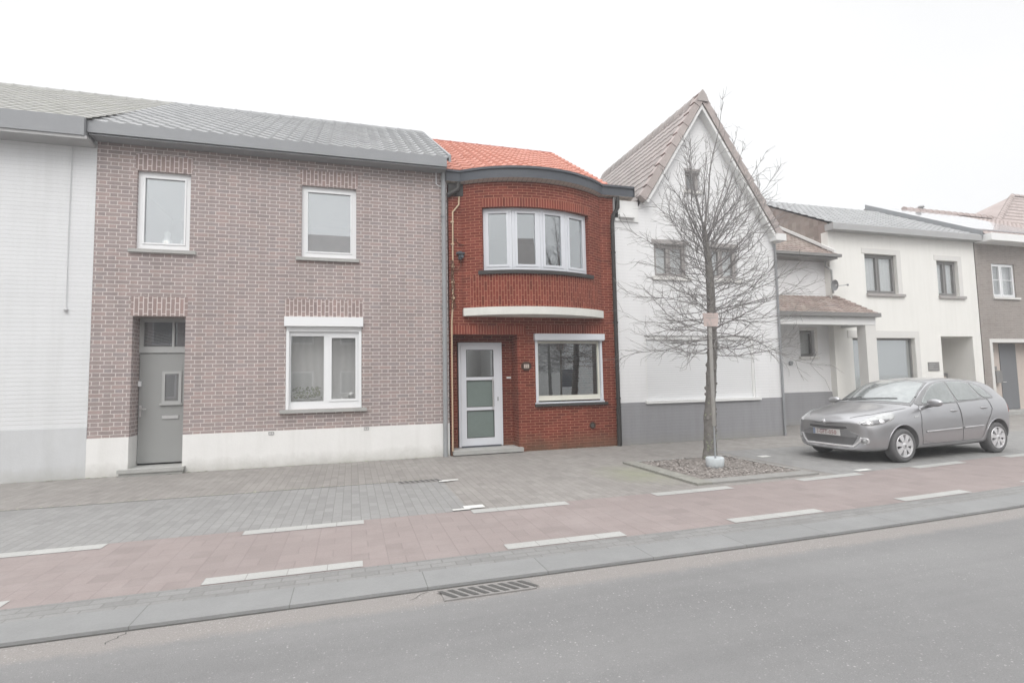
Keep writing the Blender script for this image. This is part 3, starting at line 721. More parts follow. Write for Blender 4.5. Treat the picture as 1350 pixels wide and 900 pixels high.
# white ledge carrying the bay
m = MB(); L = arc(0.06); n_ = 28; ul = UA * 0.97
top = [L(-ul + 2 * ul * i / n_, LZ1) for i in range(n_ + 1)]; bot = [Vector((p.x, p.y, LZ0)) for p in top]
m.grid([bot, top], [[(p.x, p.z) for p in bot], [(p.x, p.z) for p in top]], 0, True)
m.face([(p.x, p.y, LZ0) for p in reversed(top)] + [(top[0].x, FY + 0.05, LZ0), (top[-1].x, FY + 0.05, LZ0)])
m.face(list(top) + [(top[-1].x, FY + 0.05, LZ1), (top[0].x, FY + 0.05, LZ1)])
for p, s_ in ((top[0], 1), (top[-1], -1)): m.face([(p.x, p.y, LZ0), (p.x, p.y, LZ1), (p.x, FY + 0.05, LZ1), (p.x, FY + 0.05, LZ0)])
m.build('ledge', M['concrete_white'], h)
# bay window : four straight lights
da = (BW[1] - BW[0]) / 4
m = MB(); bayw = None
base = MB()
for i in range(5):
    u = BW[0] + da * i; p = A(u, 0, 0.11)
bw_root = None
for i in range(4):
    p = A(BW[0] + da * i, 0, 0.10); q = A(BW[0] + da * (i + 1), 0, 0.10)
    dx = (q - p); ln = dx.length; dx.normalize(); nn = Vector((-dx.y, dx.x, 0))
    if nn.y < 0: nn = -nn
    fn = (lambda p, dx, nn: (lambda u, v, d=0.0: p + dx * u + nn * d + Vector((0, 0, v))))(p, dx, nn)
    window(h, fn, 0.003, ln - 0.003, 4.0, 5.42, 0.0, M['alu_white'], M['glass_red'], fw=0.062, sw=0.052, bottom=0.035, th=0.08)
m = MB(); sl = arc(0.05); n_ = 24; ub = BW[1] + 0.09
t1 = [sl(-ub + 2 * ub * i / n_, 3.998) for i in range(n_ + 1)]; t0 = [Vector((p.x, p.y, 3.92)) for p in t1]
inn = [arc(-0.2)(-ub + 2 * ub * i / n_, 3.998) for i in range(n_ + 1)]
m.grid([t0, t1, inn], [[(p.x, p.z) for p in r_] for r_ in (t0, t1, inn)], 0, False)
m.grid([[Vector((p.x, p.y, 3.92)) for p in inn], t0], None, 0, False)
m.face([t0[0], t1[0], inn[0], Vector((inn[0].x, inn[0].y, 3.92))]); m.face([t0[-1], t1[-1], inn[-1], Vector((inn[-1].x, inn[-1].y, 3.92))])
m.build('sill', M['dark_stone'], h)
# curved eaves: soffit, fascia
EO = 0.27
FE = FY - 0.10
def eave(x, off=0.0):
    """plan line of the fascia: straight, bowed over the bay, straight again"""
    hc = 1.74; sag = 0.62
    if abs(x - XC) >= hc: return FE - off * 0.3
    R_ = (hc * hc + sag * sag) / (2 * sag)
    return FE - off * 0.3 + 0.0 - (math.sqrt(R_ * R_ - (x - XC) ** 2) - (R_ - sag))
EX0, EX1 = 1.99, 6.66
xs = sorted({EX0, EX1, XC - 1.74, XC + 1.74} | {XC - 1.74 + 3.48 * i / 40 for i in range(41)})
ZF0, ZF1 = 6.02, 6.27
m = MB()
rows = [[Vector((x, eave(x) + 0.30, ZF0)) if False else Vector((x, eave(x), ZF0)) for x in xs], [Vector((x, eave(x), ZF1 - 0.05)) for x in xs]]
m.grid(rows, None, 0, False)
rows = [[Vector((x, eave(x), ZF1 - 0.05)) for x in xs], [Vector((x, eave(x) - 0.035, ZF1 - 0.05)) for x in xs], [Vector((x, eave(x) - 0.035, ZF1)) for x in xs], [Vector((x, eave(x) + 0.13, ZF1)) for x in xs]]
m.grid(rows, None, 0, False)
for x in (EX0, EX1): m.face([(x, eave(x) - 0.035, ZF0), (x, eave(x) - 0.035, ZF1), (x, FY + 0.3, ZF1), (x, FY + 0.3, ZF0)])
m.build('fascia', M['anthracite'], h)
m = MB(); al = 0.0; prev = None; rows = [[], []]; uvs = [[], []]
for x in xs:
    p = Vector((x, eave(x) + 0.004, ZF0)); q = Vector((x, FY + 0.08 if abs(x - XC) >= HC else YC - math.sqrt(RAD * RAD - (x - XC) ** 2) + 0.05, ZF0 - 0.035))
    if prev is not None: al += (p - prev).length
    prev = p; rows[0].append(p); rows[1].append(q); uvs[0].append((al, 0)); uvs[1].append((al, 0.4))
m.grid(rows, uvs, 0, False); m.build('soffit', M['soffit'], h)
# the end of the eaves at the gable house: boxed side
m = MB(); m.box(RX1 + 0.003, RX1 + 0.12, FY - 0.03, FY + 0.35, 5.50, ZF0 - 0.003); m.build('eaves_box', M['pale_fascia'], h)
rw_, rz_ = 15.4, 8.78
m = MB(); tile_roof(m, lambda s: Vector((RX0 - 0.06 + (RX1 - RX0 + 0.06) * s, eave(RX0 - 0.06 + (RX1 - RX0 + 0.06) * s) + 0.10, 6.24)), lambda s: Vector((RX0 - 0.06 + (RX1 - RX0 + 0.06) * s, rw_, rz_)), 4.1, 4.8, 0.225, 0.33, 0.03, 0.032, 5)
m.face([(RX1, rw_, rz_), (RX0, rw_, rz_), (RX0, 19.7, 6.0), (RX1, 19.7, 6.0)])
rf = m.build('roof', M['orange_tile'], h)
m = MB(); ridge_tiles(m, (RX0 - 0.05, rw_, rz_ + 0.0), (RX1, rw_, rz_ + 0.0), 0.38, 0.085); m.build('ridge', M['orange_ridge'], rf)
# front door
fy = flat(FY + 0.40)
m = MB(); frame_bars(m, fy, 2.32, 3.34, 0.12, 2.47, 0.0, 0.08, 0.05, 0.02); d_ = m.build('door_frame', M['alu_white'], h)
m = MB()
a, b, z0, z1 = 2.372, 3.288, 0.142, 2.418
st = 0.125
fbox(m, fy, a, a + st, z0, z1, -0.01, 0.05); fbox(m, fy, b - st - 0.03, b, z0, z1, -0.01, 0.05)
zz = [z0, 0.33, 0.93, 1.00, 1.60, 1.67, 2.30, z1]
zz = [0.142, 0.315, 0.93, 1.005, 1.61, 1.685, 2.30, 2.418]
for q in range(0, 8, 2): fbox(m, fy, a + st, b - st - 0.03, zz[q], zz[q + 1], -0.01, 0.05)
dr = m.build('door', M['alu_white'], h)
for q in (1, 3, 5):
    m = MB(); frame_bars(m, fy, a + st - 0.002, b - st - 0.028, zz[q] - 0.002, zz[q + 1] + 0.002, -0.013, 0.0, 0.012); m.build('glazing_bead', M['dark_pipe'], dr)
    m = MB(); fbox(m, fy, a + st, b - st - 0.03, zz[q], zz[q + 1], 0.01, 0.03); m.build('pane', M['glass_red'] if q == 5 else M['glass_frosted'], dr)
m = MB(); m.tube([fy(b - st - 0.06, 0.93, -0.05), fy(b - st - 0.06, 1.66, -0.05)], 0.014, 8)
for z_ in (0.98, 1.60): m.tube([fy(b - st - 0.06, z_, -0.05), fy(b - st - 0.03, z_, 0.0)], 0.01, 6)
m.build('handle', M['metal'], dr)
m = MB(); fbox(m, fy, b - 0.075, b - 0.045, 1.13, 1.22, -0.018, 0.0); m.build('lock', M['zinc'], dr)
m = MB(); fbox(m, fy, 2.372, 3.288, 0.10, 0.14, -0.03, 0.05); m.build('threshold', M['anthracite'], h)
m = MB(); fbox(m, F, RD[0] - 0.03, RD[1] + 0.06, 0.02, 0.105, -0.13, 0.50); m.build('doorstep', M['blue_stone'], h)
m = MB(); fbox(m, F, 3.46, 3.56, 1.635, 1.675, 0.425, 0.45); m.build('door_bell', M['white_frame'], h)
# window
fw = flat(FY)
w = window(h, fw, RW[0] + 0.05, RW[1] - 0.05, 1.11, 2.47, 0.06, M['cream_pvc'], M['glass_red'], fw=0.03, sw=0.02, fixed=(0,), bottom=0.07)
for s_ in (0, 1):
    m = MB(); a = RW[0] if s_ == 0 else RW[1] - 0.055
    fbox(m, F, a, a + 0.055, 1.07, 2.48, -0.02, 0.06); m.build('shutter_rail', M['alu_white'], w)
m = MB(); fbox(m, F, RW[0] - 0.02, RW[1] + 0.03, 1.045, 1.078, -0.02, 0.14); m.build('ledge_strip', M['alu_white'], w)
m = MB(); fbox(m, F, RW[0] - 0.03, RW[1] + 0.04, 2.50, 2.64, -0.10, 0.06)
m.box(RW[0] - 0.02, RW[1] + 0.03, FY - 0.085, FY + 0.05, 2.482, 2.499); m.build('shutter_box', M['alu_white'], h)
sill(h, F, RW[0] - 0.03, RW[1] + 0.10, 1.043, M['dark_stone'], 0.06, 0.06, 0.1, w)
# number plaque, vent, pipes
m = MB(); pl = [(0.13 * math.cos(PI / 8 + PI / 4 * i), 0.105 * math.sin(PI / 8 + PI / 4 * i)) for i in range(8)]
f0 = [F(3.80 + x, 1.905 + z, -0.02) for x, z in pl]; f1 = [F(3.80 + x, 1.905 + z, 0.0) for x, z in pl]
m.face(f0, None, 0)
for i in range(8): m.face([f0[i], f0[(i + 1) % 8], f1[(i + 1) % 8], f1[i]])
pq = m.build('number_plaque', M['plaque_brown'], h)
m = MB(); fbox(m, F, 3.74, 3.86, 1.862, 1.948, -0.027, -0.019); m.build('number_plate', M['pale_wood'], pq)
def text_mb(mb, body, fn, cx, cz, size, d, mi=0, sx=1.0):
    cu = bpy.data.curves.new('txt', 'FONT'); cu.body = body; cu.size = size; cu.align_x = 'CENTER'; cu.align_y = 'CENTER'; cu.resolution_u = 2
    o = bpy.data.objects.new('txt', cu); COL.objects.link(o)
    dg = bpy.context.evaluated_depsgraph_get(); me = bpy.data.meshes.new_from_object(o.evaluated_get(dg))
    for p in me.polygons:
        mb.face([fn(cx + me.vertices[i].co.x * sx, cz + me.vertices[i].co.y, d) for i in p.vertices], [(0, 0)] * len(p.vertices), mi)
    bpy.data.objects.remove(o); bpy.data.curves.remove(cu); bpy.data.meshes.remove(me)
m = MB(); text_mb(m, '22', F, 3.80, 1.905, 0.09, -0.0285); m.build('number', M['dry_vine'], pq)
m = MB(); rows = [(0.075, -0.012), (0.055, -0.022), (0.05, -0.012), (0.0, 0.0)]
m.lathe([(0.08, FY - 0.001), (0.075, FY - 0.02), (0.05, FY - 0.02), (0.045, FY - 0.003)], (5.40, 0, 0.51), 18, 'y'); v_ = m.build('vent', M['plaque_brown'], h)
m = MB(); m.face([F(5.40 + 0.05 * math.cos(a), 0.51 + 0.05 * math.sin(a), -0.004) for a in [2 * PI * i / 14 for i in range(14)]]); m.build('vent_hole', M['hole'], v_)
m = MB(); m.tube([(6.20, FY - 0.12, 5.98), (6.20, FY - 0.11, 5.72), (6.09, FY - 0.06, 5.55), (6.06, FY - 0.06, 5.3), (6.06, FY - 0.06, 0.9)], 0.045, 12)
m.tube([(6.06, FY - 0.06, 0.92), (6.06, FY - 0.06, 0.0)], 0.056, 12)
for z_ in (4.6, 2.9, 1.1): m.lathe([(0.058, z_), (0.058, z_ + 0.04)], (6.06, FY - 0.06, 0), 12)
m.build('drainpipe', M['dark_pipe'], h)
m = MB(); m.tube([(2.28, FY - 0.06, 6.0), (2.27, FY - 0.07, 5.86), (2.12, FY - 0.07, 5.75), (2.03, FY - 0.06, 5.70)], 0.05, 10); m.box(2.06, 2.42, FY - 0.03, FY + 0.03, 5.72, 5.99); m.build('gutter_outlet', M['dark_pipe'], h)
m = MB(); m.tube([F(2.30, 5.70, -0.025), F(2.29, 5.52, -0.03), F(2.15, 5.34, -0.03), F(2.14, 4.4, -0.03), F(2.13, 3.3, -0.03), F(2.10, 2.9, -0.03), F(2.095, 2.0, -0.03), F(2.09, 0.1, -0.03)], 0.018, 8)
for z_ in (5.1, 4.6, 4.1, 3.75, 3.4): fbox(m, F, 2.10, 2.17, z_, z_ + 0.03, -0.055, 0.0)
m.build('conduit', M['beige_pipe'], h)
m = MB()
for i in range(4):
    pts = []; z = 4.25
    x = 2.10 + 0.02 * i
    while z > 3.1:
        pts.append(F(x + rnd.uniform(-0.035, 0.035), z, -0.03 - rnd.random() * 0.04)); z -= 0.09
    m.tube(pts, 0.008, 5)
m.build('dry_vine', M['dry_vine'], h)
m = MB(); m.tube([F(2.15, 5.0, -0.02), F(2.17, 4.72, -0.03), F(2.30, 4.62, -0.03), F(2.48, 4.60, -0.03), F(2.54, 4.52, -0.03), F(2.47, 4.45, -0.03), F(2.30, 4.44, -0.03)], 0.009, 6)
m.tube([F(2.16, 4.02, -0.02), F(2.26, 4.05, -0.03), F(2.33, 4.15, -0.03), F(2.31, 4.25, -0.03)], 0.007, 6)
m.build('cable', M['dry_vine'], h)
m = MB(); fbox(m, F, 2.27, 2.34, 4.28, 4.46, -0.06, 0.0); fbox(m, F, 2.22, 2.40, 4.40, 4.435, -0.09, 0.0); m.tube([F(2.33, 4.33, -0.05), F(2.33, 4.33, -0.13)], 0.04, 10); m.build('flood_lamp', M['anthracite'], h)
m = MB(); m.box(RX0 + 0.05, RX1 - 0.05, FY + 0.6, 18, 2.9, 3.0); m.box(RX0 + 0.05, RX1 - 0.05, FY + 0.6, 18, -0.02, 0.02); m.box(RX0 + 0.05, RX1 - 0.05, 15.0, 15.1, 0.02, 6.0); m.box(3.6, 3.7, FY + 0.5, 15, 0.02, 2.9); m.box(RX0 + 0.05, RX1 - 0.05, FY + 0.05, 15, 5.7, 5.8)
m.face([(XC - 1.5, FY + 0.06, 5.70)] + [tuple(arc(-0.2)(-1.5 + 3.0 * i / 12, 5.70)) for i in range(13)] + [(XC + 1.5, FY + 0.06, 5.70)]); m.build('interior', M['interior'], h)
# ================================================================== white gable house
GX0, GX1, AX, AZ = 6.15, 10.92, 8.68, 8.86
SLP = 1.545
h = empty('terraced_house', (8.5, FY, 0), 'white house with steep pointed gable and grey plinth, behind the bare tree', 'house', 'terraced houses along the street')
def gz(x): return AZ - 0.16 - SLP * abs(x - AX)
at = (8.22, 8.65, 6.36, 6.88); f1 = (7.22, 8.16, 4.10, 4.93); f2 = (8.88, 9.70, 4.10, 4.93); sh = (6.86, 10.08, 1.03, 2.62)
m = MB()
GT = 5.2
wall(m, F, GX0, GX1, 1.0, GT, [(*f1, 0.12), (*f2, 0.12), (*sh, 0.10)])
# gable triangle with the attic opening, in strips
lx = AX - (AZ - 0.16 - GT) / SLP; rx = AX + (AZ - 0.16 - GT) / SLP
def tri_strip(z0, z1, hole=None, full=False):
    a0, a1 = max(GX0, AX - (AZ - 0.16 - z0) / SLP), min(GX1, AX + (AZ - 0.16 - z0) / SLP)
    b0, b1 = max(GX0, AX - (AZ - 0.16 - z1) / SLP), min(GX1, AX + (AZ - 0.16 - z1) / SLP)
    if full: a0 = b0 = GX0
    if hole:
        m.face([F(a0, z0), F(hole[0], z0), F(hole[0], z1), F(b0, z1)]); m.face([F(hole[1], z0), F(a1, z0), F(b1, z1), F(hole[1], z1)])
    else: m.face([F(a0, z0), F(a1, z0), F(b1, z1), F(b0, z1)])
tri_strip(GT, 5.78, None, True); tri_strip(5.78, at[2]); tri_strip(at[2], at[3], at); tri_strip(at[3], AZ - 0.17)
for (a, b) in (((at[0], at[2]), (at[0], at[3])), ((at[1], at[3]), (at[1], at[2])), ((at[0], at[3]), (at[1], at[3])), ((at[1], at[2]), (at[0], at[2]))):
    m.face([F(*a), F(*b), F(*b, 0.12), F(*a, 0.12)])
m.face([(GX0, FY, 0), (GX0, FY, 4.75), (GX0, 17, 4.75), (GX0, 17, 0)], [(0, 0), (0, 4.75), (5, 4.75), (5, 0)])
m.face([(GX1, FY, 0), (GX1, 17, 0), (GX1, 17, 5.2), (GX1, FY, 5.2)], [(0, 0), (5, 0), (5, 5.2), (0, 5.2)])
m.face([(GX0, 17, 0), (GX0, 17, 4.75), (AX, 17, AZ - 0.2), (GX1, 17, 5.2), (GX1, 17, 0)])
m.build('wall', M['gable_white'], h)
m = MB(); fbox(m, F, GX0, GX1 + 0.014, -0.08, 1.0, -0.014, 0.1); m.box(GX1 + 0.001, GX1 + 0.014, FY + 0.1, 17, -0.08, 1.0); m.build('plinth', M['grey_plinth'], h)
Y0 = FY - 0.24
for s_ in (-1, 1):
    RUN = 1.86 if s_ < 0 else 2.32
    xe = AX + s_ * RUN; ze = AZ - SLP * RUN
    m = MB(); tile_roof(m, lambda s: Vector((xe, Y0 + 0.1 + 5.6 * s, ze)), lambda s: Vector((AX, Y0 + 0.1 + 5.6 * s, AZ)), 5.6, 4.3, 0.25, 0.33, 0.018, 0.02, 4)
    m.build('roof', M['dusk_tile'], h)
    D_ = Vector((-s_ * RUN, 0, AZ - ze)).normalized(); N_ = Vector((s_ * D_.z, 0, abs(D_.x)))
    m = MB(); L_ = math.hypot(RUN, AZ - ze); kk = 13 if s_ > 0 else 10
    for i in range(kk):
        a = i * L_ / kk; b = a + L_ / kk * (1.05 if i < kk - 1 else 1.22)
        p = Vector((xe, 0, ze)); o1, o0 = 0.075, -0.11
        q0 = p + D_ * a; q1 = p + D_ * b
        c = [q0 + N_ * o0, q1 + N_ * o0, q1 + N_ * (o1 - 0.02), q0 + N_ * (o1 + 0.02)]
        ya, yb = Y0 - 0.012 * (i % 2) + (0.005 if s_ > 0 else 0), Y0 + 0.2
        fr = [Vector((v.x, ya, v.z)) for v in c]; bk = [Vector((v.x, yb, v.z)) for v in c]
        uvc = [(i * 0.3 + 0.15, s_ * 0.5 + 1.0)] * 4
        m.face(fr if s_ < 0 else fr[::-1], uvc)
        for e in range(4):
            f_ = (e + 1) % 4; m.face([fr[e], bk[e], bk[f_], fr[f_]], uvc)
    m.build('verge', M['verge_tile'], h)
    m = MB(); p = Vector((xe, 0, ze)); q = Vector((AX, 0, AZ))
    c = [p + N_ * -0.20, q + N_ * -0.20 + Vector((0, 0, 0)), q + N_ * -0.132, p + N_ * -0.132]
    if True:
        c[1].x = AX; c[2].x = AX; c[1].z = AZ - 0.20 * (L_ / RUN); c[2].z = AZ - 0.132 * (L_ / RUN)
    fr = [Vector((v.x, Y0 + 0.03, v.z)) for v in c]; bk = [Vector((v.x, FY + 0.01, v.z)) for v in c]
    m.face(fr)
    for e in range(4): m.face([fr[e], bk[e], bk[(e + 1) % 4], fr[(e + 1) % 4]])
    m.build('bargeboard', M['board_white'], h)
m = MB(); ridge_tiles(m, (AX, Y0 - 0.03, AZ + 0.0), (AX, 16.8, AZ + 0.0), 0.36, 0.15, drop=0.17); m.build('ridge', M['dusk_tile'], h)
m = MB(); fbox(m, F, GX0 + 0.01, 6.80, 5.42, 5.94, -0.03, 0.3); fbox(m, F, GX0 + 0.10, 6.66, 5.50, 5.58, -0.12, -0.031); m.build('corbel', M['board_white'], h)
m = MB(); fbox(m, F, 10.78, 11.12, 5.16, 5.34, -0.24, 0.5); m.build('eaves_block', M['board_white'], h)
w = window(h, F, *at, 0.08, M['taupe_frame'], M['glass_clear'], fw=0.05, sw=0.03); sill(h, F, at[0] - 0.06, at[1] + 0.06, at[2] - 0.002, M['cream_trim'], 0.06, 0.05, 0.1, w)
m = MB(); fbox(m, F, at[0] - 0.03, at[1] + 0.03, at[3] + 0.003, at[3] + 0.07, -0.02, 0.05); m.build('lintel', M['taupe_frame'], h)
for W_, sp in ((f1, (0.47,)), (f2, (0.42,))):
    w = window(h, F, *W_, 0.08, M['taupe_frame'], M['glass_clear'], splits=sp, fw=0.055, sw=0.035, mull=0.05)
    m = MB(); fbox(m, F, W_[0] - 0.03, W_[1] + 0.03, W_[2] - 0.03, W_[3] + 0.05, 0.18, 0.19); m.build('curtain', M['curtain'], w)
    sill(h, F, W_[0] - 0.08, W_[1] + 0.1, W_[2] - 0.002, M['cream_trim'], 0.09, 0.05, 0.1, w)
    m = MB(); fbox(m, F, W_[0] - 0.06, W_[1] + 0.04, W_[3] + 0.003, W_[3] + 0.10, -0.02, 0.05); m.build('lintel', M['taupe_frame'], h)
m = MB(); fbox(m, F, sh[0] + 0.04, sh[1] - 0.04, sh[2], sh[3] - 0.1, 0.06, 0.09); r_ = m.build('roller_shutter', M['shutter'], h)
m = MB(); fbox(m, F, sh[0], sh[0] + 0.055, sh[2], sh[3], 0.03, 0.1); fbox(m, F, sh[1] - 0.055, sh[1], sh[2], sh[3], 0.03, 0.1); fbox(m, F, sh[0] + 0.055, sh[1] - 0.055, sh[3] - 0.1, sh[3], 0.03, 0.1); m.build('shutter_rail', M['board_white'], r_)
sill(h, F, sh[0] - 0.04, sh[1] + 0.12, sh[2] - 0.002, M['board_white'], 0.07, 0.06, 0.1, r_)
m = MB(); m.tube([F(10.90, 5.1, -0.05), F(10.90, 0.0, -0.05)], 0.03, 8); m.build('drainpipe', M['grey_fascia'], h)
m = MB(); m.box(GX0 + 0.05, GX1 - 0.05, FY + 0.5, 16.9, 3.0, 3.1); m.box(GX0 + 0.05, GX1 - 0.05, 14.2, 14.3, 0, 6.8); m.build('interior', M['interior'], h)

# ================================================================== annex with porch, between the gable house and the cream house
RY = 13.4
AYW = RY + 0.2
FA = flat(AYW)
h = empty('side_annex', (13.0, AYW, 0), 'low white annex with two small brown tiled roofs, behind the front of the car', 'annex')
aw = (13.79, 14.36, 2.16, 3.0)
m = MB(); wall(m, FA, 10.94, 14.998, 1.02, 5.36, [(*aw, 0.14)])
m.face([(10.96, AYW, 0), (10.96, AYW, 5.36), (10.96, 16, 5.36), (10.96, 16, 0)]); m.build('wall', M['gable_white'], h)
m = MB(); fbox(m, FA, 10.94, 14.998, -0.05, 1.018, -0.014, 0.1); m.build('plinth', M['grey_plinth'], h)
w = window(h, FA, *aw, 0.09, M['dark_frame'], M['glass_clear'], fw=0.05, sw=0.03); sill(h, FA, aw[0] - 0.07, aw[1] + 0.14, aw[2] - 0.002, M['cream_trim'], 0.09, 0.06, 0.1, w)
m = MB(); fbox(m, FA, aw[0] - 0.05, aw[1] + 0.05, aw[2] - 0.05, aw[3] + 0.05, 0.2, 0.21); m.build('curtain', M['curtain'], w)
m = MB(); fbox(m, FA, aw[1] + 0.004, aw[1] + 0.13, aw[2], aw[3] + 0.1, -0.012, 0.1); fbox(m, FA, aw[0], aw[1] + 0.002, aw[3] + 0.003, aw[3] + 0.1, -0.012, 0.1); m.build('window_surround', M['cream_trim'], h)
m = MB(); m.tube([FA(13.35, 1.95, 0.0), FA(13.35, 1.95, -0.05)], 0.07, 12); m.build('wall_lamp', M['zinc'], h)
m = MB(); tile_roof(m, lambda s: Vector((10.9 + 4.09 * s, RY - 0.28, 5.40)), lambda s: Vector((10.9 + 4.09 * s, 15.5, 6.90)), 4.09, 2.6, 0.18, 0.2, 0.02, 0.03, 3)
rf = m.build('roof', M['rust_tile'], h)
m = MB(); fbox(m, flat(0), 10.9, 15.12, 5.33, 5.42, RY - 0.36, RY - 0.26); fbox(m, flat(0), 10.9, 15.0, 5.27, 5.32, RY - 0.3, AYW); m.build('gutter', M['dark_frame'], rf)
m = MB(); m.box(14.9, 14.995, RY + 0.0, RY + 0.05, 5.42, 5.43)
a = Vector((14.93, RY - 0.26, 5.48)); b = Vector((14.93, 15.5, 6.98)); q = Vector((0.065, 0, 0)); n_ = Vector((0, 0, 0.10))
m.face([a, b, b + n_, a + n_]); m.face([a + n_, b + n_, b + n_ + q, a + n_ + q]); m.face([a, a + n_, a + n_ + q, a + q]); m.build('flashing', M['board_white'], rf)
m = MB(); pe, pt = Vector((0, 12.32, 3.40)), Vector((0, AYW - 0.01, 4.12))
tile_roof(m, lambda s: Vector((10.93 + 4.62 * s, 12.32, 3.40)), lambda s: Vector((10.93 + 4.17 * s, RY + (0.19 if s < 0.97 else 0.0), 4.12)), 4.5, 1.45, 0.18, 0.18, 0.02, 0.03, 3)
m.face([(15.55, 12.32, 3.40), (15.55, 13.39, 3.40), (15.10, 13.39, 4.12)], [(0.1, .1), (1, .1), (.5, .8)])
pf_ = m.build('porch_roof', M['rust_tile'], h)
m = MB(); m.box(10.93, 15.60, 12.24, 12.34, 3.30, 3.42); m.box(15.50, 15.60, 12.345, 13.38, 3.30, 3.42); m.build('gutter', M['dark_frame'], pf_)
m = MB(); m.box(10.93, 15.5, 12.36, 12.56, 3.06, 3.30); m.box(15.3, 15.5, 12.565, 13.38, 3.06, 3.30); m.box(10.93, 15.3, 12.565, 13.59, 3.22, 3.26); m.build('porch_beam', M['board_white'], h)
m = MB(); m.box(15.08, 15.50, 12.37, 12.66, 0.0, 3.057); m.build('column', M['cream_trim'], h)
m = MB(); m.tube([(14.83, RY + 0.02, 5.3), (14.83, RY + 0.02, 5.1), (14.98, RY - 0.06, 4.95), (15.0, RY - 0.06, 4.2)], 0.03, 8); m.build('drainpipe', M['pale_fascia'], h)
m = MB(); m.tube([(15.02, RY - 0.02, 4.35), (15.0, RY - 0.22, 4.42)], 0.016, 6); 
rows = []
for (r_, d_) in ((0.02, 0.06), (0.10, 0.045), (0.18, 0.0)):
    rows.append([Vector((14.86 + d_ + 0.0, RY - 0.25 + r_ * math.cos(2 * PI * k / 14) * 0.8, 4.42 + r_ * math.sin(2 * PI * k / 14))) for k in range(14)])
m.grid(rows, None, 0, True, close=True); m.tube([(14.92, RY - 0.25, 4.40), (15.35, RY - 0.3, 4.44)], 0.012, 6); m.lathe([(0.0, 4.41), (0.03, 4.41), (0.03, 4.47), (0.0, 4.47)], (15.35, RY - 0.3, 0), 8)
m.build('satellite_dish', M['zinc'], h)

# ================================================================== cream house
FC = flat(RY)
CX0, CX1 = 15.0, 21.76
h = empty('terraced_house', (18.4, RY, 0), 'cream plastered house with dark framed windows, shop window and open doorway, behind the grey car', 'house', 'terraced houses along the street')
c1 = (16.5, 17.92, 4.25, 5.60); c2 = (19.83, 20.86, 4.25, 5.52); cs = (15.75, 18.50, 0.55, 2.75); cr = (19.76, 21.34, 0.0, 2.82)
m = MB(); wall(m, FC, CX0, CX1, 0.0, 6.3, [(*c1, 0.15), (*c2, 0.15), (*cs, 0.18), (cr[0], cr[1], 0.0, cr[3], 1.1)])
wall(m, flat(RY + 1.1), cr[0], cr[1], 0.0, cr[3])
shell(m, CX0, CX1, RY, 20.2, 6.2, (16.9, 8.35), left=False)
m.build('wall', M['cream_plaster'], h)
m = MB(); m.face([(CX0, RY, 0), (CX0, RY, 6.545), (CX0, 16.9, 8.43), (CX0, 20.2, 6.2), (CX0, 20.2, 0)], [(0, 0), (0, 6.2), (3.5, 8.45), (6.8, 6.2), (6.8, 0)])
m.build('tile_cladding', M['rust_tile'], h)
m = MB(); fbox(m, FC, CX0 - 0.03, CX0 + 0.12, 0, 6.25, -0.012, 0.25); m.build('corner_strip', M['cream_plaster'], h)
for W_ in (c1, c2):
    w = window(h, FC, *W_, 0.10, M['dark_frame'], M['glass_clear'], splits=(0.46,), fw=0.06, sw=0.05, mull=0.05)
    m = MB(); fbox(m, FC, W_[0] - 0.05, W_[1] + 0.05, W_[2] - 0.05, W_[3] + 0.05, 0.19, 0.20); m.build('curtain', M['curtain'], w)
    sill(h, FC, W_[0] - 0.02, W_[1] + 0.26, W_[2] - 0.002, M['taupe_frame'], 0.09, 0.07, 0.1, w)
    m = MB(); fbox(m, FC, W_[1] + 0.004, W_[1] + 0.20, W_[2], W_[3] + 0.18, -0.014, 0.1); fbox(m, FC, W_[0] - 0.12, W_[1] + 0.002, W_[3] + 0.003, W_[3] + 0.18, -0.014, 0.1); m.build('window_surround', M['cream_trim'], h)
w = window(h, FC, *cs, 0.12, M['dark_frame'], M['glass_shop'], fw=0.05, sw=0.02, fixed=(0,))
m = MB(); fbox(m, FC, cs[0] - 0.1, cs[1] + 0.1, 0.5, 2.8, 0.45, 0.47); m.build('curtain', M['curtain_grey'], w)
m = MB(); fbox(m, FC, cs[1] + 0.004, cs[1] + 0.22, 0.3, cs[3] + 0.24, -0.014, 0.1); fbox(m, FC, cs[0] - 0.2, cs[1] + 0.002, cs[3] + 0.003, cs[3] + 0.24, -0.014, 0.1); m.build('window_surround', M['cream_trim'], h)
m = MB(); fbox(m, FC, 19.04, 19.56, 1.62, 1.92, -0.02, 0.0); pq = m.build('sign_plate', M['dark_frame'], h)
m = MB()
for z_, a, b in ((1.85, 19.08, 19.36), (1.80, 19.08, 19.27), (1.765, 19.08, 19.29), (1.72, 19.08, 19.26), (1.68, 19.08, 19.5)): fbox(m, FC, a, b, z_ - 0.008, z_ + 0.008, -0.023, -0.019)
m.build('lettering', M['pale_fascia'], pq)
fr = flat(RY + 1.1)
m = MB(); fbox(m, fr, 20.7, 21.30, 1.18, 1.52, -0.2, -0.002); k = m.build('mailbox', M['dark_frame'], h)
m = MB(); fbox(m, fr, 20.95, 21.2, 1.34, 1.40, -0.206, -0.199); m.build('letter_slot', M['pale_wood'], k)
m = MB(); fbox(m, fr, 20.85, 21.0, 1.85, 2.05, -0.04, -0.002); m.build('intercom', M['cream_trim'], h)
m = MB(); fbox(m, FC, cr[0] + 0.003, cr[0] + 0.02, 0.02, cr[3] - 0.02, 0.06, 1.09); m.build('doorway_lining', M['taupe_frame'], h)
m = MB(); fbox(m, FC, CX0 - 0.1, CX1 + 0.0, 6.26, 6.47, -0.30, 0.02); m.build('gutter', M['pale_fascia'], h)
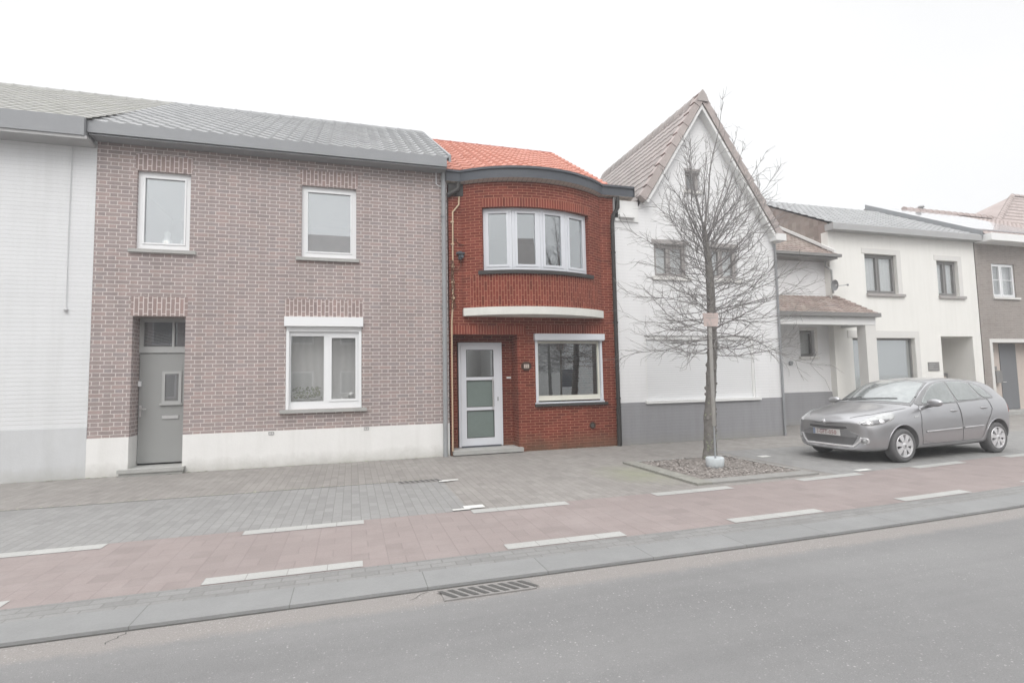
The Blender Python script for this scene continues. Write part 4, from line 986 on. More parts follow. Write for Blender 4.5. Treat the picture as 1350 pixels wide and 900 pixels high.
m = MB(); tile_roof(m, lambda s: Vector((CX0 - 0.06 + (CX1 - CX0 + 0.06) * s, RY - 0.22, 6.45)), lambda s: Vector((CX0 - 0.06 + (CX1 - CX0 + 0.06) * s, 16.9, 8.45)), CX1 - CX0, 4.3, 0.27, 0.36, 0.028, 0.03, 4)
m.face([(CX1, 16.9, 8.43), (CX0, 16.9, 8.43), (CX0, 20.4, 6.2), (CX1, 20.4, 6.2)])
rf = m.build('roof', M['cream_roof'], h)
m = MB(); ridge_tiles(m, (CX0 - 0.05, 16.9, 8.45), (CX1, 16.9, 8.45)); m.build('ridge', M['cream_roof'], rf)
m = MB(); m.box(CX0 + 0.1, CX1 - 0.1, RY + 1.3, 20, 2.95, 3.05); m.box(CX0 + 0.1, CX1 - 0.1, RY + 4, RY + 4.1, 0, 6.2); m.build('interior', M['interior'], h)

# ================================================================== brown brick house with solar panels, at the right edge
BX0, BX1 = 21.82, 30.1
h = empty('terraced_house', (24.5, RY, 0), 'brown brick house with white fascia, dark door and solar panels, right of the cream house', 'house', 'terraced houses along the street')
b1 = (22.62, 23.86, 4.28, 5.54); bd = (22.32, 25.1, 0.12, 2.60)
m = MB(); wall(m, FC, BX0, BX1, -0.05, 6.3, [(*b1, 0.08), (bd[0], bd[1], 0.0, bd[3], 0.5)]); shell(m, BX0, BX1, RY, 21.8, 6.5, (17.5, 8.82)); m.build('wall', M['tan_brick'], h)
w = window(h, FC, *b1, 0.05, M['white_frame'], M['glass_clear'], splits=(0.42,), fw=0.055, sw=0.045, mull=0.06, bars=(0.52,))
m = MB(); fbox(m, FC, b1[0] - 0.05, b1[1] + 0.05, b1[2] - 0.05, b1[3] + 0.05, 0.22, 0.23); m.build('curtain', M['curtain'], w)
sill(h, FC, b1[0] - 0.05, b1[1] + 0.14, b1[2] - 0.002, M['cream_trim'], 0.07, 0.06, 0.08, w)
m = MB(); fbox(m, FC, bd[0] - 0.14, bd[0] - 0.002, 0.0, bd[3] + 0.14, -0.016, 0.1); fbox(m, FC, bd[0], bd[1], bd[3] + 0.002, bd[3] + 0.14, -0.016, 0.1); m.build('door_surround', M['cream_trim'], h)
fd = flat(RY + 0.42)
m = MB(); fbox(m, fd, bd[0], 23.34, 0.1, bd[3], 0.0, 0.06); fbox(m, fd, 24.24, bd[1], 0.1, bd[3], 0.0, 0.06); m.build('door_panel', M['pale_wood'], h)
m = MB(); fbox(m, fd, 23.345, 24.235, 0.14, bd[3] - 0.02, -0.02, 0.05); d_ = m.build('door', M['slate_door'], h)
m = MB(); m.tube([fd(23.39, 1.15, -0.02), fd(23.39, 1.15, -0.07), fd(23.5, 1.15, -0.07)], 0.012, 6); m.build('handle', M['metal'], d_)
m = MB(); fbox(m, fd, 22.88, 23.2, 1.12, 1.58, -0.14, 0.0); fbox(m, fd, 22.84, 23.0, 1.60, 1.74, -0.10, 0.0); m.build('mailbox', M['dark_frame'], h)
m = MB(); fbox(m, fd, 22.72, 22.90, 2.26, 2.40, -0.12, 0.0); m.build('wall_lamp', M['taupe_frame'], h)
m = MB(); fbox(m, FC, bd[0] - 0.1, bd[1], 0.0, 0.12, -0.3, 0.42); m.build('doorstep', M['blue_stone'], h)
m = MB(); fbox(m, FC, BX0 + 0.03, BX1, 6.24, 6.50, -0.55, 0.02); m.build('fascia', M['white_board'], h)
E0 = lambda s: Vector((BX0 + (BX1 - BX0) * s, RY - 0.3, 6.52)); R0 = lambda s: Vector((BX0 + (BX1 - BX0) * s, 17.5, 8.9))
m = MB(); tile_roof(m, E0, R0, BX1 - BX0, 4.9, 0.28, 0.36, 0.026, 0.03, 3)
m.face([(BX1, 17.5, 8.88), (BX0, 17.5, 8.88), (BX0, 22, 6.3), (BX1, 22, 6.3)]); rf = m.build('roof', M['pale_red_tile'], h)
m = MB(); a = Vector((BX0 - 0.03, RY - 0.3, 6.42)); b = Vector((BX0 - 0.03, 17.5, 8.8)); n_ = Vector((0, 0, 0.22)); q = Vector((0.06, 0, 0))
m.face([a, a + n_, b + n_, b]); m.face([a + n_, a + n_ + q, b + n_ + q, b + n_]); m.face([a, a + q, a + q + n_, a + n_]); m.build('verge_board', M['grey_fascia'], rf)
m = MB(); ridge_tiles(m, (24.1, 17.5, 8.97), (BX1, 17.5, 8.97), 0.4, 0.17); m.build('ridge', M['pale_red_tile'], rf)
m = MB(); m.tube([(25.2, 17.5, 8.9), (25.2, 17.5, 9.2)], 0.08, 8); m.lathe([(0.0, 9.15), (0.14, 9.15), (0.11, 9.23), (0.0, 9.27)], (25.2, 17.5, 0), 10); m.build('vent_pipe', M['pale_fascia'], rf)
dv = (R0(0) - E0(0)); nv_ = Vector((0, -dv.z, dv.y)).normalized()
for i in range(5):
    for j in range(3):
        m = MB()
        u0 = 0.10 + i * 0.985; u1 = u0 + 0.97; t0, t1 = 0.10 + j * 0.285, 0.10 + j * 0.285 + 0.28
        P = lambda u, t_, k_: Vector((BX0 + u, 0, 0)) + Vector((0, E0(0).y, E0(0).z)) + dv * t_ + nv_ * k_
        top_ = [P(u0, t0, 0.10), P(u1, t0, 0.10), P(u1, t1, 0.10), P(u0, t1, 0.10)]; bt = [P(u0, t0, 0.06), P(u1, t0, 0.06), P(u1, t1, 0.06), P(u0, t1, 0.06)]
        m.face(top_, [(0, 0), (1, 0), (1, 1.8), (0, 1.8)])
        for e in range(4): m.face([bt[e], bt[(e + 1) % 4], top_[(e + 1) % 4], top_[e]], [(0.5, 0.5)] * 4)
        m.build('solar_panel', M['panel'], rf)

# ================================================================== house with the reddish pointed roof beyond
h = empty('hipped_house', (35, 18, 0), 'house with a pale reddish hipped roof rising behind the solar panel house', 'house', 'terraced houses along the street')
QX, QE = 30.3, 8.7
m = MB(); m.box(QX + 0.1, 44, 17.8, 22.0, 0, QE); m.build('wall', M['tan_brick'], h)
m = MB()
tile_roof(m, lambda s: Vector((QX + 13.7 * s, 17.6, QE)), lambda s: Vector((35.8 + 8.2 * s, 19.9, 11.4)), 13.7, 3.6, 0.3, 0.36, 0.02, 0.04, 2)
m.face([(QX, 17.6, QE), (35.8, 19.9, 11.4), (QX, 22.2, QE)]); m.face([(QX, 22.2, QE), (35.8, 19.9, 11.4), (44, 19.9, 11.4), (44, 22.2, QE)]); m.face([(44, 17.6, QE), (44, 22.2, QE), (44, 19.9, 11.4)])
rf = m.build('roof', M['pale_red_tile'], h)
m = MB(); ridge_tiles(m, (QX, 17.6, QE + 0.03), (35.8, 19.9, 11.43), 0.4, 0.13); ridge_tiles(m, (35.8, 19.9, 11.43), (44, 19.9, 11.43), 0.4, 0.13); m.build('ridge', M['pale_red_tile'], rf)

# ================================================================== opposite side of the street (only mirrored in the windows)
def opposite(x0, x1, ze, zr, mw, mr, label, y=-9.5):
    r = empty('opposite_house', ((x0 + x1) / 2, y, 0), label, 'house', 'houses across the street')
    m = MB(); m.box(x0, x1, y - 8, y, 0, ze); m.build('wall', mw, r)
    m = MB()
    for (xa) in (x0, x1): m.face([(xa, y, ze), (xa, y - 8, ze), (xa, y - 4, zr)])
    m.face([(x0, y + 0.3, ze - 0.1), (x1, y + 0.3, ze - 0.1), (x1, y - 4, zr), (x0, y - 4, zr)]); m.face([(x1, y - 8.3, ze - 0.1), (x0, y - 8.3, ze - 0.1), (x0, y - 4, zr), (x1, y - 4, zr)]); m.build('roof', mr, r)
    n_ = int((x1 - x0) // 2.4)
    for i in range(n_):
        for z0 in (1.0, 3.9):
            xa = x0 + (i + 0.5) * (x1 - x0) / n_ - 0.6
            m = MB(); m.box(xa, xa + 1.2, y, y + 0.03, z0, z0 + 1.3); w_ = m.build('window', M['white_frame'], r)
            m = MB(); m.box(xa + 0.07, xa + 1.13, y + 0.03, y + 0.04, z0 + 0.07, z0 + 1.23); m.build('pane', M['anthracite'], w_)
opposite(-16, -6, 5.6, 9.2, M['brown_brick'], M['moss_tile'], 'brown brick house across the street, leftmost of its row')
opposite(-4, 6.6, 6.4, 11.4, M['tan_brick'], M['dusk_tile'], 'tan brick house across the street with a high roof')
opposite(8.6, 15.5, 4.6, 8.8, M['white_plaster'], M['dusk_tile'], 'white plastered house across the street with a low eave')
opposite(17, 28, 5.6, 9.4, M['tan_brick'], M['moss_tile'], 'long tan brick house across the street, rightmost of its row')

# ------------------------------------------------------------------ ground
def bend(x):
    if x <= 3: return 0.0
    if x <= 10: return 0.0055 * (x - 3) ** 2
    return 0.0055 * 49 + 0.077 * (x - 10) * max(0.0, 1 - (x - 10) / 30) if x < 25 else 0.0055 * 49 + 0.077 * 15 * 0.5
def strip(mb, y0, y1, z, x0=-60.0, x1=60.0, b0=True, b1=True, uvb=True):
    xs = [x0]
    s0 = math.ceil(x0 / 0.5) * 0.5
    while s0 < x1:
        if s0 > x0 + 1e-6: xs.append(s0)
        s0 += 0.5 if -4 < s0 < 26 else 4.0
    xs.append(x1)
    for a, b in zip(xs, xs[1:]):
        ya, yb = (y0 + (bend(a) if b0 else 0), y0 + (bend(b) if b0 else 0)); yc, yd = (y1 + (bend(b) if b1 else 0), y1 + (bend(a) if b1 else 0))
        mb.face([(a, ya, z), (b, yb, z), (b, yc, z), (a, yd, z)], [(a, y0), (b, y0), (b, y1), (a, y1)])
m = MB(); m.face([(-300, -300, -0.2), (300, -300, -0.2), (300, 300, -0.2), (-300, 300, -0.2)]); struct(m, 'ground', M['paver_walk'])
m = MB(); strip(m, 2.0, 4.286, -0.018); strip(m, -5.0, 2.0, -0.018, b0=False); struct(m, 'road', M['asphalt'])
# kerb slabs, one metre long
t = NT('kerb_slab'); p_ = t.pos()
u_, v_, _w = t.sep(t.uv())
jx = t.math('FLOORED_MODULO', t.math('ADD', u_, 0.43), 1.0)
jm = t.math('MAXIMUM', t.maprange(jx, 0.003, 0.009, 1.0, 0.0), 0.0)
idr = t.white(t.comb(t.math('FLOOR', t.math('ADD', u_, 0.43)), 0.0, 0.0))
c_ = t.mix(idr, (0.262, 0.264, 0.263), (0.285, 0.287, 0.286))
c_ = t.mix(1.0, c_, t.ramp(t.math('ADD', t.math('MULTIPLY', t.noise(p_, 2.2, 5, 0.65), 0.6), t.math('MULTIPLY', t.noise(p_, 60.0, 4, 0.7), 0.4)), [(0.3, (0.82,) * 3), (0.7, (1.04,) * 3)]), 'MULTIPLY')
c_ = t.mix(t.math('MULTIPLY', jm, 0.75), c_, (0.12, 0.12, 0.115))
M['kerb_slab'] = t.bsdf(c_, 0.85, t.math('SUBTRACT', t.noise(p_, 90, 3), jm), 0.006, 0.4, 0.2)
m = MB(); strip(m, 4.285, 4.64, 0.006)
xs_ = [-60 + 0.5 * i for i in range(240)]
for a, b in zip(xs_, xs_[1:]):
    ya, yb = 4.285 + bend(a), 4.285 + bend(b)
    m.face([(a, ya - 0.012, -0.05), (b, yb - 0.012, -0.05), (b, yb, 0.006), (a, ya, 0.006)], [(a, 0.0), (b, 0.0), (b, 0.05), (a, 0.05)])
struct(m, 'kerb', M['kerb_slab'])
m = MB(); strip(m, 4.264, 4.282, -0.014); struct(m, 'kerb_shade_line', M['joint'])  # dark strip painted in for the shadow along the kerb foot
m = MB(); strip(m, 4.6, 17.0, 0.0, b1=False); struct(m, 'pavement', M['paver_walk'])
m = MB(); strip(m, 4.642, 4.925, 0.004); struct(m, 'cobble_strip', M['cobble'])
m = MB(); strip(m, 4.927, 6.58, 0.004); struct(m, 'cycle_path', M['red_path'])
m = MB(); strip(m, 6.582, 8.83, 0.004, -60, 1.40, b1=False); struct(m, 'parking_bay', M['paver_bay'])
m = MB(); strip(m, 6.582, 9.6, 0.004, 7.35, 60, b1=False); struct(m, 'parking_bay', M['paver_bay'])
m = MB(); strip(m, 8.832, 8.865, 0.004, -60, 0.70, b0=False, b1=False); struct(m, 'gutter_line', M['joint'])
m = MB(); m.face([(-60, -9.4, 0.02), (60, -9.4, 0.02), (60, -5, 0.02), (-60, -5, 0.02)]); m.face([(-60, -5, 0.02), (60, -5, 0.02), (60, -5, -0.1), (-60, -5, -0.1)]); struct(m, 'pavement', M['paver_walk'])
def mark(x0, x1, y0, y1, mat='mark', z=0.008, name='road_marking'):
    m = MB(); n_ = max(1, int((x1 - x0) / 0.32 + 0.5))
    for i in range(n_):
        a = x0 + (x1 - x0) * i / n_; b = x0 + (x1 - x0) * (i + 1) / n_
        m.face([(a, y0 + bend(a), z), (b, y0 + bend(b), z), (b, y1 + bend(b), z), (a, y1 + bend(a), z)], [(a - x0, 0.5), (b - x0, 0.5), (b - x0, 0.7), (a - x0, 0.7)])
    struct(m, name, M[mat])
for k in range(-4, 14): mark(-1.16 + 2.576 * k, 0.10 + 2.576 * k, 4.94, 5.10)
for k in range(-4, 14): mark(-1.12 + 2.53 * k, 0.14 + 2.53 * k, 6.40, 6.575)
mark(1.40, 1.66, 8.58, 8.68, 'mark_white', 0.012, 'parking_marking'); mark(1.34, 1.50, 8.53, 8.60, 'mark_white', 0.016, 'parking_marking')
mark(1.36, 1.62, 6.64, 6.80, 'mark_white', 0.012, 'parking_marking'); mark(1.20, 1.42, 6.59, 6.66, 'mark_white', 0.016, 'parking_marking')
mark(7.62, 7.86, 8.46, 8.62, 'mark_white', 0.012, 'parking_marking'); mark(7.90, 8.2, 6.62, 6.74, 'mark_white', 0.012, 'parking_marking')

def drain(cx, cy, L_, Wd, z, n_, label, slant=0.3):
    r = empty('storm_drain', (cx, cy, z), label, 'drain')
    m = MB(); m.box(cx - L_ / 2, cx + L_ / 2, cy - Wd / 2, cy + Wd / 2, z - 0.02, z + 0.004); m.build('frame', M['grate'], r)
    m = MB()
    for i in range(n_):
        x = cx - L_ / 2 + L_ * (i + 0.5) / n_; w_ = L_ / n_ * 0.27
        y0, y1 = cy - Wd * 0.38, cy + Wd * 0.38; sx = Wd * slant * 0.5
        m.face([(x - w_ + sx, y0, z + 0.008), (x + w_ + sx, y0, z + 0.008), (x + w_ - sx, y1, z + 0.008), (x - w_ - sx, y1, z + 0.008)])
    m.build('slots', M['hole'], r)
drain(1.02, 4.12, 0.72, 0.20, -0.012, 9, 'cast iron storm drain grate in the road against the kerb', 0.5)
drain(1.05, 8.74, 0.66, 0.22, 0.006, 8, 'small storm drain grate in the pavement in front of the red house', 0.2)

# fine cracks running from the kerb joints into the road
for (x0, ln) in ((-1.43, 0.15), (0.57, 0.12)):
    m = MB(); pts = []; x = x0; y = 4.25 + bend(x0)
    for i in range(7):
        pts.append((x, y)); x += rnd.uniform(-0.045, 0.02); y -= ln / 6
    for (a, b) in zip(pts, pts[1:]): m.face([(a[0] - 0.004, a[1], -0.016), (b[0] - 0.003, b[1], -0.016), (b[0] + 0.003, b[1], -0.016), (a[0] + 0.004, a[1], -0.016)])
    struct(m, 'road_crack', M['joint'])
# ================================================================== tree pit
PX0, PX1, PY0, PY1 = 4.86, 7.12, 6.80, 9.05
tp = empty('tree_pit', (6, 7.9, 0), 'square concrete edged planting pit around the foot of the bare tree', 'tree pit')
m = MB(); kw = 0.26
m.box(PX0, PX0 + kw, PY0, PY1, -0.05, 0.034); m.build('mossy_edging', M['moss_kerb'], tp)
m = MB(); m.box(PX0 + kw + 0.004, PX1, PY0, PY0 + kw, -0.05, 0.03); m.box(PX1 - 0.08, PX1, PY0 + kw + 0.003, PY1, -0.05, 0.03); m.box(PX0 + kw + 0.004, PX1 - 0.083, PY1 - 0.08, PY1, -0.05, 0.03); m.build('edging', M['pit_kerb'], tp)
m = MB(); n_ = 26
rows = [[Vector((PX0 + kw + (PX1 - PX0 - kw) * i / n_, PY0 + kw + (PY1 - PY0 - kw) * j / n_, 0.018 + rnd.uniform(-0.012, 0.012) + 0.09 * math.exp(-((PX0 + kw + (PX1 - PX0 - kw) * i / n_ - 6.3) ** 2 + (PY0 + kw + (PY1 - PY0 - kw) * j / n_ - 8.4) ** 2) / 0.08))) for i in range(n_ + 1)] for j in range(n_ + 1)]
m.grid(rows, None, 0, True); struct(m, 'soil', M['soil'])
m = MB()
for i in range(900):
    c = Vector((rnd.uniform(PX0 + kw, PX1 - 0.1), rnd.uniform(PY0 + kw, PY1 - 0.1), 0.03 + rnd.random() * 0.02)); s_ = rnd.uniform(0.012, 0.035)
    u = Vector((rnd.uniform(-1, 1), rnd.uniform(-1, 1), rnd.uniform(-.4, .4))).normalized() * s_; w_ = Vector((-u.y, u.x, rnd.uniform(-.01, .01))) * 0.6
    m.face([c - u, c + w_, c + u, c - w_])
struct(m, 'leaf_litter', M['leaf_litter'], 'stuff')
m = MB()
def blob(x, y, r, z=0.009):
    n_ = 7; a0 = rnd.random() * 6
    m.face([(x + r * rnd.uniform(.5, 1.2) * math.cos(a0 + 2 * PI * k / n_), y + r * rnd.uniform(.5, 1.2) * math.sin(a0 + 2 * PI * k / n_), z) for k in range(n_)])
for i in range(350):
    x = rnd.uniform(-7, 11); blob(x, FY - 0.03 - abs(rnd.gauss(0, 0.05)), rnd.uniform(0.01, 0.03), 0.009)
for i in range(160):
    x = rnd.uniform(-5, 1.3); blob(x, rnd.gauss(8.87, 0.03), rnd.uniform(0.008, 0.02), 0.011)
struct(m, 'moss', M['moss'], 'stuff')

# ================================================================== the bare tree
def build_tree(seed, loc, label, name='bare_tree'):
    R = random.Random(seed)
    T = empty(name, loc, label, 'tree', 'bare street trees'); L0 = Vector(loc)
    m = MB()
    spine = [(0.0, 0.0, -0.05, .165), (0.0, 0, 0.05, .135), (0.02, 0, 0.25, .112), (0.03, 0, 0.55, .108), (0.05, 0, 0.85, .112), (0.08, 0.0, 1.15, .088), (0.12, 0.0, 1.6, .090), (0.16, 0.0, 2.0, .086), (0.18, 0, 2.4, .084), (0.19, 0, 2.9, .080), (0.19, 0, 3.3, .074), (0.18, 0, 3.7, .064), (0.15, 0.02, 4.1, .050), (0.13, 0.03, 4.5, .032)]
    def sp(z):
        for a, b in zip(spine, spine[1:]):
            if a[2] <= z <= b[2]:
                f = (z - a[2]) / (b[2] - a[2]); return L0 + Vector((a[0] + (b[0] - a[0]) * f, a[1] + (b[1] - a[1]) * f, z)), a[3] + (b[3] - a[3]) * f
        return L0 + Vector(spine[-1][:3]), spine[-1][3]
    rows = []; N = 14; zz = -0.05
    while zz < 4.5:
        p, r = sp(zz)
        rows.append([p + Vector((math.cos(2 * PI * k / N), math.sin(2 * PI * k / N), 0)) * r * (1 + R.uniform(-.09, .09)) for k in range(N)])
        zz += 0.07
    m.grid(rows, None, 0, True, close=True)
    # knobs of pruned boughs
    for i in range(34):
        z = R.uniform(0.3, 2.3); p, r = sp(z); a = R.random() * 2 * PI; d = Vector((math.cos(a), math.sin(a), 0.1)); q = p + d * r * 0.9; s_ = R.uniform(0.022, 0.05)
        m.tube([q - d * s_, q - d * 0.4 * s_, q + d * 0.35 * s_, q + d * 0.8 * s_], [s_ * 1.1, s_ * 1.15, s_ * 0.8, s_ * 0.3], 7)
    m.build('trunk', M['bark'], T)
    m = MB()
    for i in range(60):
        z = abs(R.gauss(0.0, 0.45)); p, r = sp(min(z, 1.5)); a = R.uniform(PI * 0.75, PI * 1.75); d = Vector((math.cos(a), math.sin(a), 0)); q = p + d * (r * 1.05); t_ = Vector((-d.y, d.x, 0)); s_ = R.uniform(.01, .03)
        m.face([q + t_ * s_ + Vector((0, 0, R.uniform(-s_, s_))), q + Vector((0, 0, s_)) + d * 0.008, q - t_ * s_, q - Vector((0, 0, s_))])
    m.build('moss_patch', M['bark_moss'], T)
    B = MB()
    def twig(p, d, ln, r0, r1, seg, wig, up, depth):
        pts = [p.copy()]; rad = [r0]; st = ln / seg
        kids = []
        for i in range(seg):
            d = (d + Vector((R.uniform(-wig, wig), R.uniform(-wig, wig), R.uniform(-wig, wig) + up))).normalized()
            p = p + d * st; pts.append(p.copy()); f = (i + 1) / seg; rad.append(r0 + (r1 - r0) * f)
            kids.append((p.copy(), d.copy(), rad[-1], f))
        B.tube(pts, rad, 5 if depth == 0 else (4 if depth == 1 else 3), caps=False)
        return kids
    def side_dir(d, ang):
        o = d.orthogonal().normalized(); o.rotate(Matrix.Rotation(R.random() * 2 * PI, 3, d)); return (d * math.cos(ang) + o * math.sin(ang)).normalized()
    def grow(p, d, ln, r, up, dens):
        for (q, dq, rq, f) in twig(p, d, ln, r, 0.0042, max(6, int(ln / 0.11)), 0.17, up, 0):
            for _ in range(dens if f > 0.12 else 0):
                if R.random() < 0.62:
                    l1 = R.uniform(0.25, 0.62) * (1.1 - 0.4 * f)
                    dd = side_dir(dq, R.uniform(0.4, 0.95)); dd.z = dd.z * 0.6 + 0.08
                    for (q2, d2, r2, f2) in twig(q, dd.normalized(), l1, min(0.0062, rq * 0.75), 0.0026, max(3, int(l1 / 0.1)), 0.26, up * 0.8, 1):
                        if R.random() < 0.6: twig(q2, side_dir(d2, R.uniform(0.3, 0.9)), R.uniform(0.10, 0.26), 0.0030, 0.0018, 3, 0.22, up, 2)
    n1 = 74
    for i in range(n1):
        f = (i + R.random()) / n1
        z = 1.98 + 2.25 * f; p, r = sp(z); a = i * 2.39996 + R.uniform(-.3, .3)
        el = -0.10 + 0.85 * f ** 1.5 + R.uniform(-.12, .12)
        d = Vector((math.cos(a) * math.cos(el), math.sin(a) * math.cos(el), math.sin(el)))
        ln = R.uniform(1.25, 1.95) * (1.0 - 0.10 * f) * (0.82 if f < 0.1 else 1.0)
        grow(p + d * r * 0.6, d, ln, R.uniform(0.0075, 0.0125), 0.012 + 0.045 * f, 2)
    # upright leaders
    for (ax, ay, ln, z0) in ((0.45, 0.1, 3.0, 4.0), (0.58, -0.15, 2.3, 3.8), (0.20, 0.2, 2.3, 4.3), (0.03, -0.1, 2.6, 4.35), (-0.12, 0.05, 1.9, 4.3), (-0.05, 0.15, 2.0, 4.2), (-0.42, 0.1, 1.7, 3.9), (-0.62, -0.1, 1.7, 3.7), (-0.3, -0.2, 1.8, 4.1), (0.8, 0.2, 1.6, 3.9), (0.32, -0.2, 2.1, 4.1)):
        p, r = sp(z0); d = Vector((ax, ay, 1.0)).normalized()
        for (q, dq, rq, f) in twig(p, d, ln, 0.019 if ln > 2 else 0.014, 0.003, 13, 0.07, 0.02, 0):
            if f > 0.1 and R.random() < 0.85:
                for _ in range(2):
                    dd = side_dir(dq, R.uniform(0.45, 0.9)); l1 = R.uniform(0.25, 0.6) * (1.25 - f)
                    for (q2, d2, r2, f2) in twig(q, dd, l1, 0.0052, 0.0022, 4, 0.18, 0.05, 1):
                        if R.random() < 0.35: twig(q2, side_dir(d2, 0.6), R.uniform(0.1, 0.22), 0.0028, 0.0018, 3, 0.2, 0.04, 2)
    B.build('crown', M['twig'], T)
    return T
tree = build_tree(11, (6.29, 8.40, 0.02), 'bare leafless street tree with knobbly trunk, in front of the white gable house')
t2 = copy_tree(tree); t2.location = (11.2, -6.2, 0.0); t2.rotation_euler = (0, 0, 2.2); t2['label'] = 'bare leafless street tree across the road, in front of the opposite houses'
t3 = copy_tree(tree); t3.location = (1.0, -6.4, 0.0); t3.rotation_euler = (0, 0, 4.0); t3['label'] = 'bare leafless street tree across the road, before the high tan brick house'

# ================================================================== sign post
sx, sy = 6.08, 7.98
sg = empty('sign_post', (sx, sy, 0.03), 'thin grey pole with small faded pink sign and pale round footing, before the tree trunk', 'sign')
m = MB(); m.lathe([(0.0, 0.0), (0.13, 0.0), (0.15, 0.05), (0.155, 0.17), (0.145, 0.185), (0.10, 0.175), (0.0, 0.16)], (sx, sy, 0.0), 22); m.build('footing', M['footing'], sg)
pt = lambda z: Vector((sx + 0.012 + 0.035 * z / 2.6, sy + 0.01 * z, z))
m = MB(); m.tube([pt(0.1), pt(0.80)], 0.017, 10); m.build('pole', M['zinc'], sg)
m = MB(); m.tube([pt(0.72), pt(0.73), pt(2.7)], [0.02, 0.033, 0.033], 12); m.build('pole_sleeve', M['pole_grey'], sg)
c = pt(2.60); rt = Vector((0.97, -0.24, 0)).normalized(); ny = Vector((-rt.y, rt.x, 0))
fs = lambda u, v, d=0.0: c + rt * u + ny * (d - 0.05) + Vector((0, 0, v))
m = MB(); q0 = [(-0.138, 0.115), (-0.125, -0.12), (0.115, -0.125), (0.138, -0.02), (0.142, 0.115)]
fr_ = [fs(u, v, 0) for u, v in q0]; bk_ = [fs(u, v, 0.012) for u, v in q0]
m.face(fr_[::-1] if False else fr_); m.face(bk_[::-1])
for e in range(5): m.face([fr_[e], bk_[e], bk_[(e + 1) % 5], fr_[(e + 1) % 5]])
sp_ = m.build('sign_plate', M['sign_pink'], sg)
m = MB(); fbox(m, fs, -0.09, 0.10, 0.022, 0.034, -0.004, 0.001); fbox(m, fs, -0.02, -0.008, -0.03, 0.02, -0.004, 0.001); fbox(m, fs, -0.08, 0.08, 0.07, 0.076, -0.004, 0.001)
text_mb(m, '6 5', fs, -0.03, -0.075, 0.085, -0.0035); m.build('sign_symbol', M['pole_grey'], sp_)

# ================================================================== the car
t = NT('car_paint'); p_ = t.pos()
M['car_paint'] = t.bsdf((0.41, 0.41, 0.422), 0.28, None, spec=0.5, metal=0.7, coat=0.8)
M['car_glass'] = m_plain('car_glass', (0.22, 0.24, 0.235), 0.04, 0.3, 1.7, spec=0.9, coat=1.0)
M['car_screen'] = m_plain('car_screen', (0.22, 0.24, 0.24), 0.04, 0.45, 1.2, spec=0.9, coat=1.0)
M['car_black'] = m_plain('car_black', (0.13, 0.13, 0.133), 0.55, 0.1, 6.0)
M['car_trim'] = m_plain('car_trim', (0.24, 0.24, 0.245), 0.5, 0.08, 6.0)
M['seam'] = m_plain('seam', (0.15, 0.15, 0.155), 0.7, 0.05, 6.0)
M['rubber'] = m_plain('rubber', (0.13, 0.13, 0.132), 0.8, 0.15, 12.0)
M['rim'] = m_plain('rim', (0.66, 0.66, 0.67), 0.35, 0.06, 8.0, spec=0.6, metal=0.3)
M['chrome'] = m_plain('chrome', (0.74, 0.74, 0.75), 0.25, 0.03, 8.0, spec=0.7, metal=0.4)
M['lamp_glass'] = m_plain('lamp_glass', (0.46, 0.47, 0.47), 0.08, 0.25, 16.0, spec=0.9, coat=1.0)
M['lamp_dark'] = m_plain('lamp_dark', (0.17, 0.17, 0.175), 0.1, 0.2, 16.0, spec=0.8, coat=1.0)
M['tail_red'] = m_plain('tail_red', (0.42, 0.10, 0.08), 0.15, 0.1, 8.0, spec=0.8, coat=1.0)
M['plate_white'] = m_plain('plate_white', (0.72, 0.71, 0.70), 0.5, 0.03, 8.0)
M['plate_red'] = m_plain('plate_red', (0.33, 0.14, 0.14), 0.6, 0.05, 8.0)
M['plate_blue'] = m_plain('plate_blue', (0.30, 0.36, 0.50), 0.6, 0.05, 8.0)

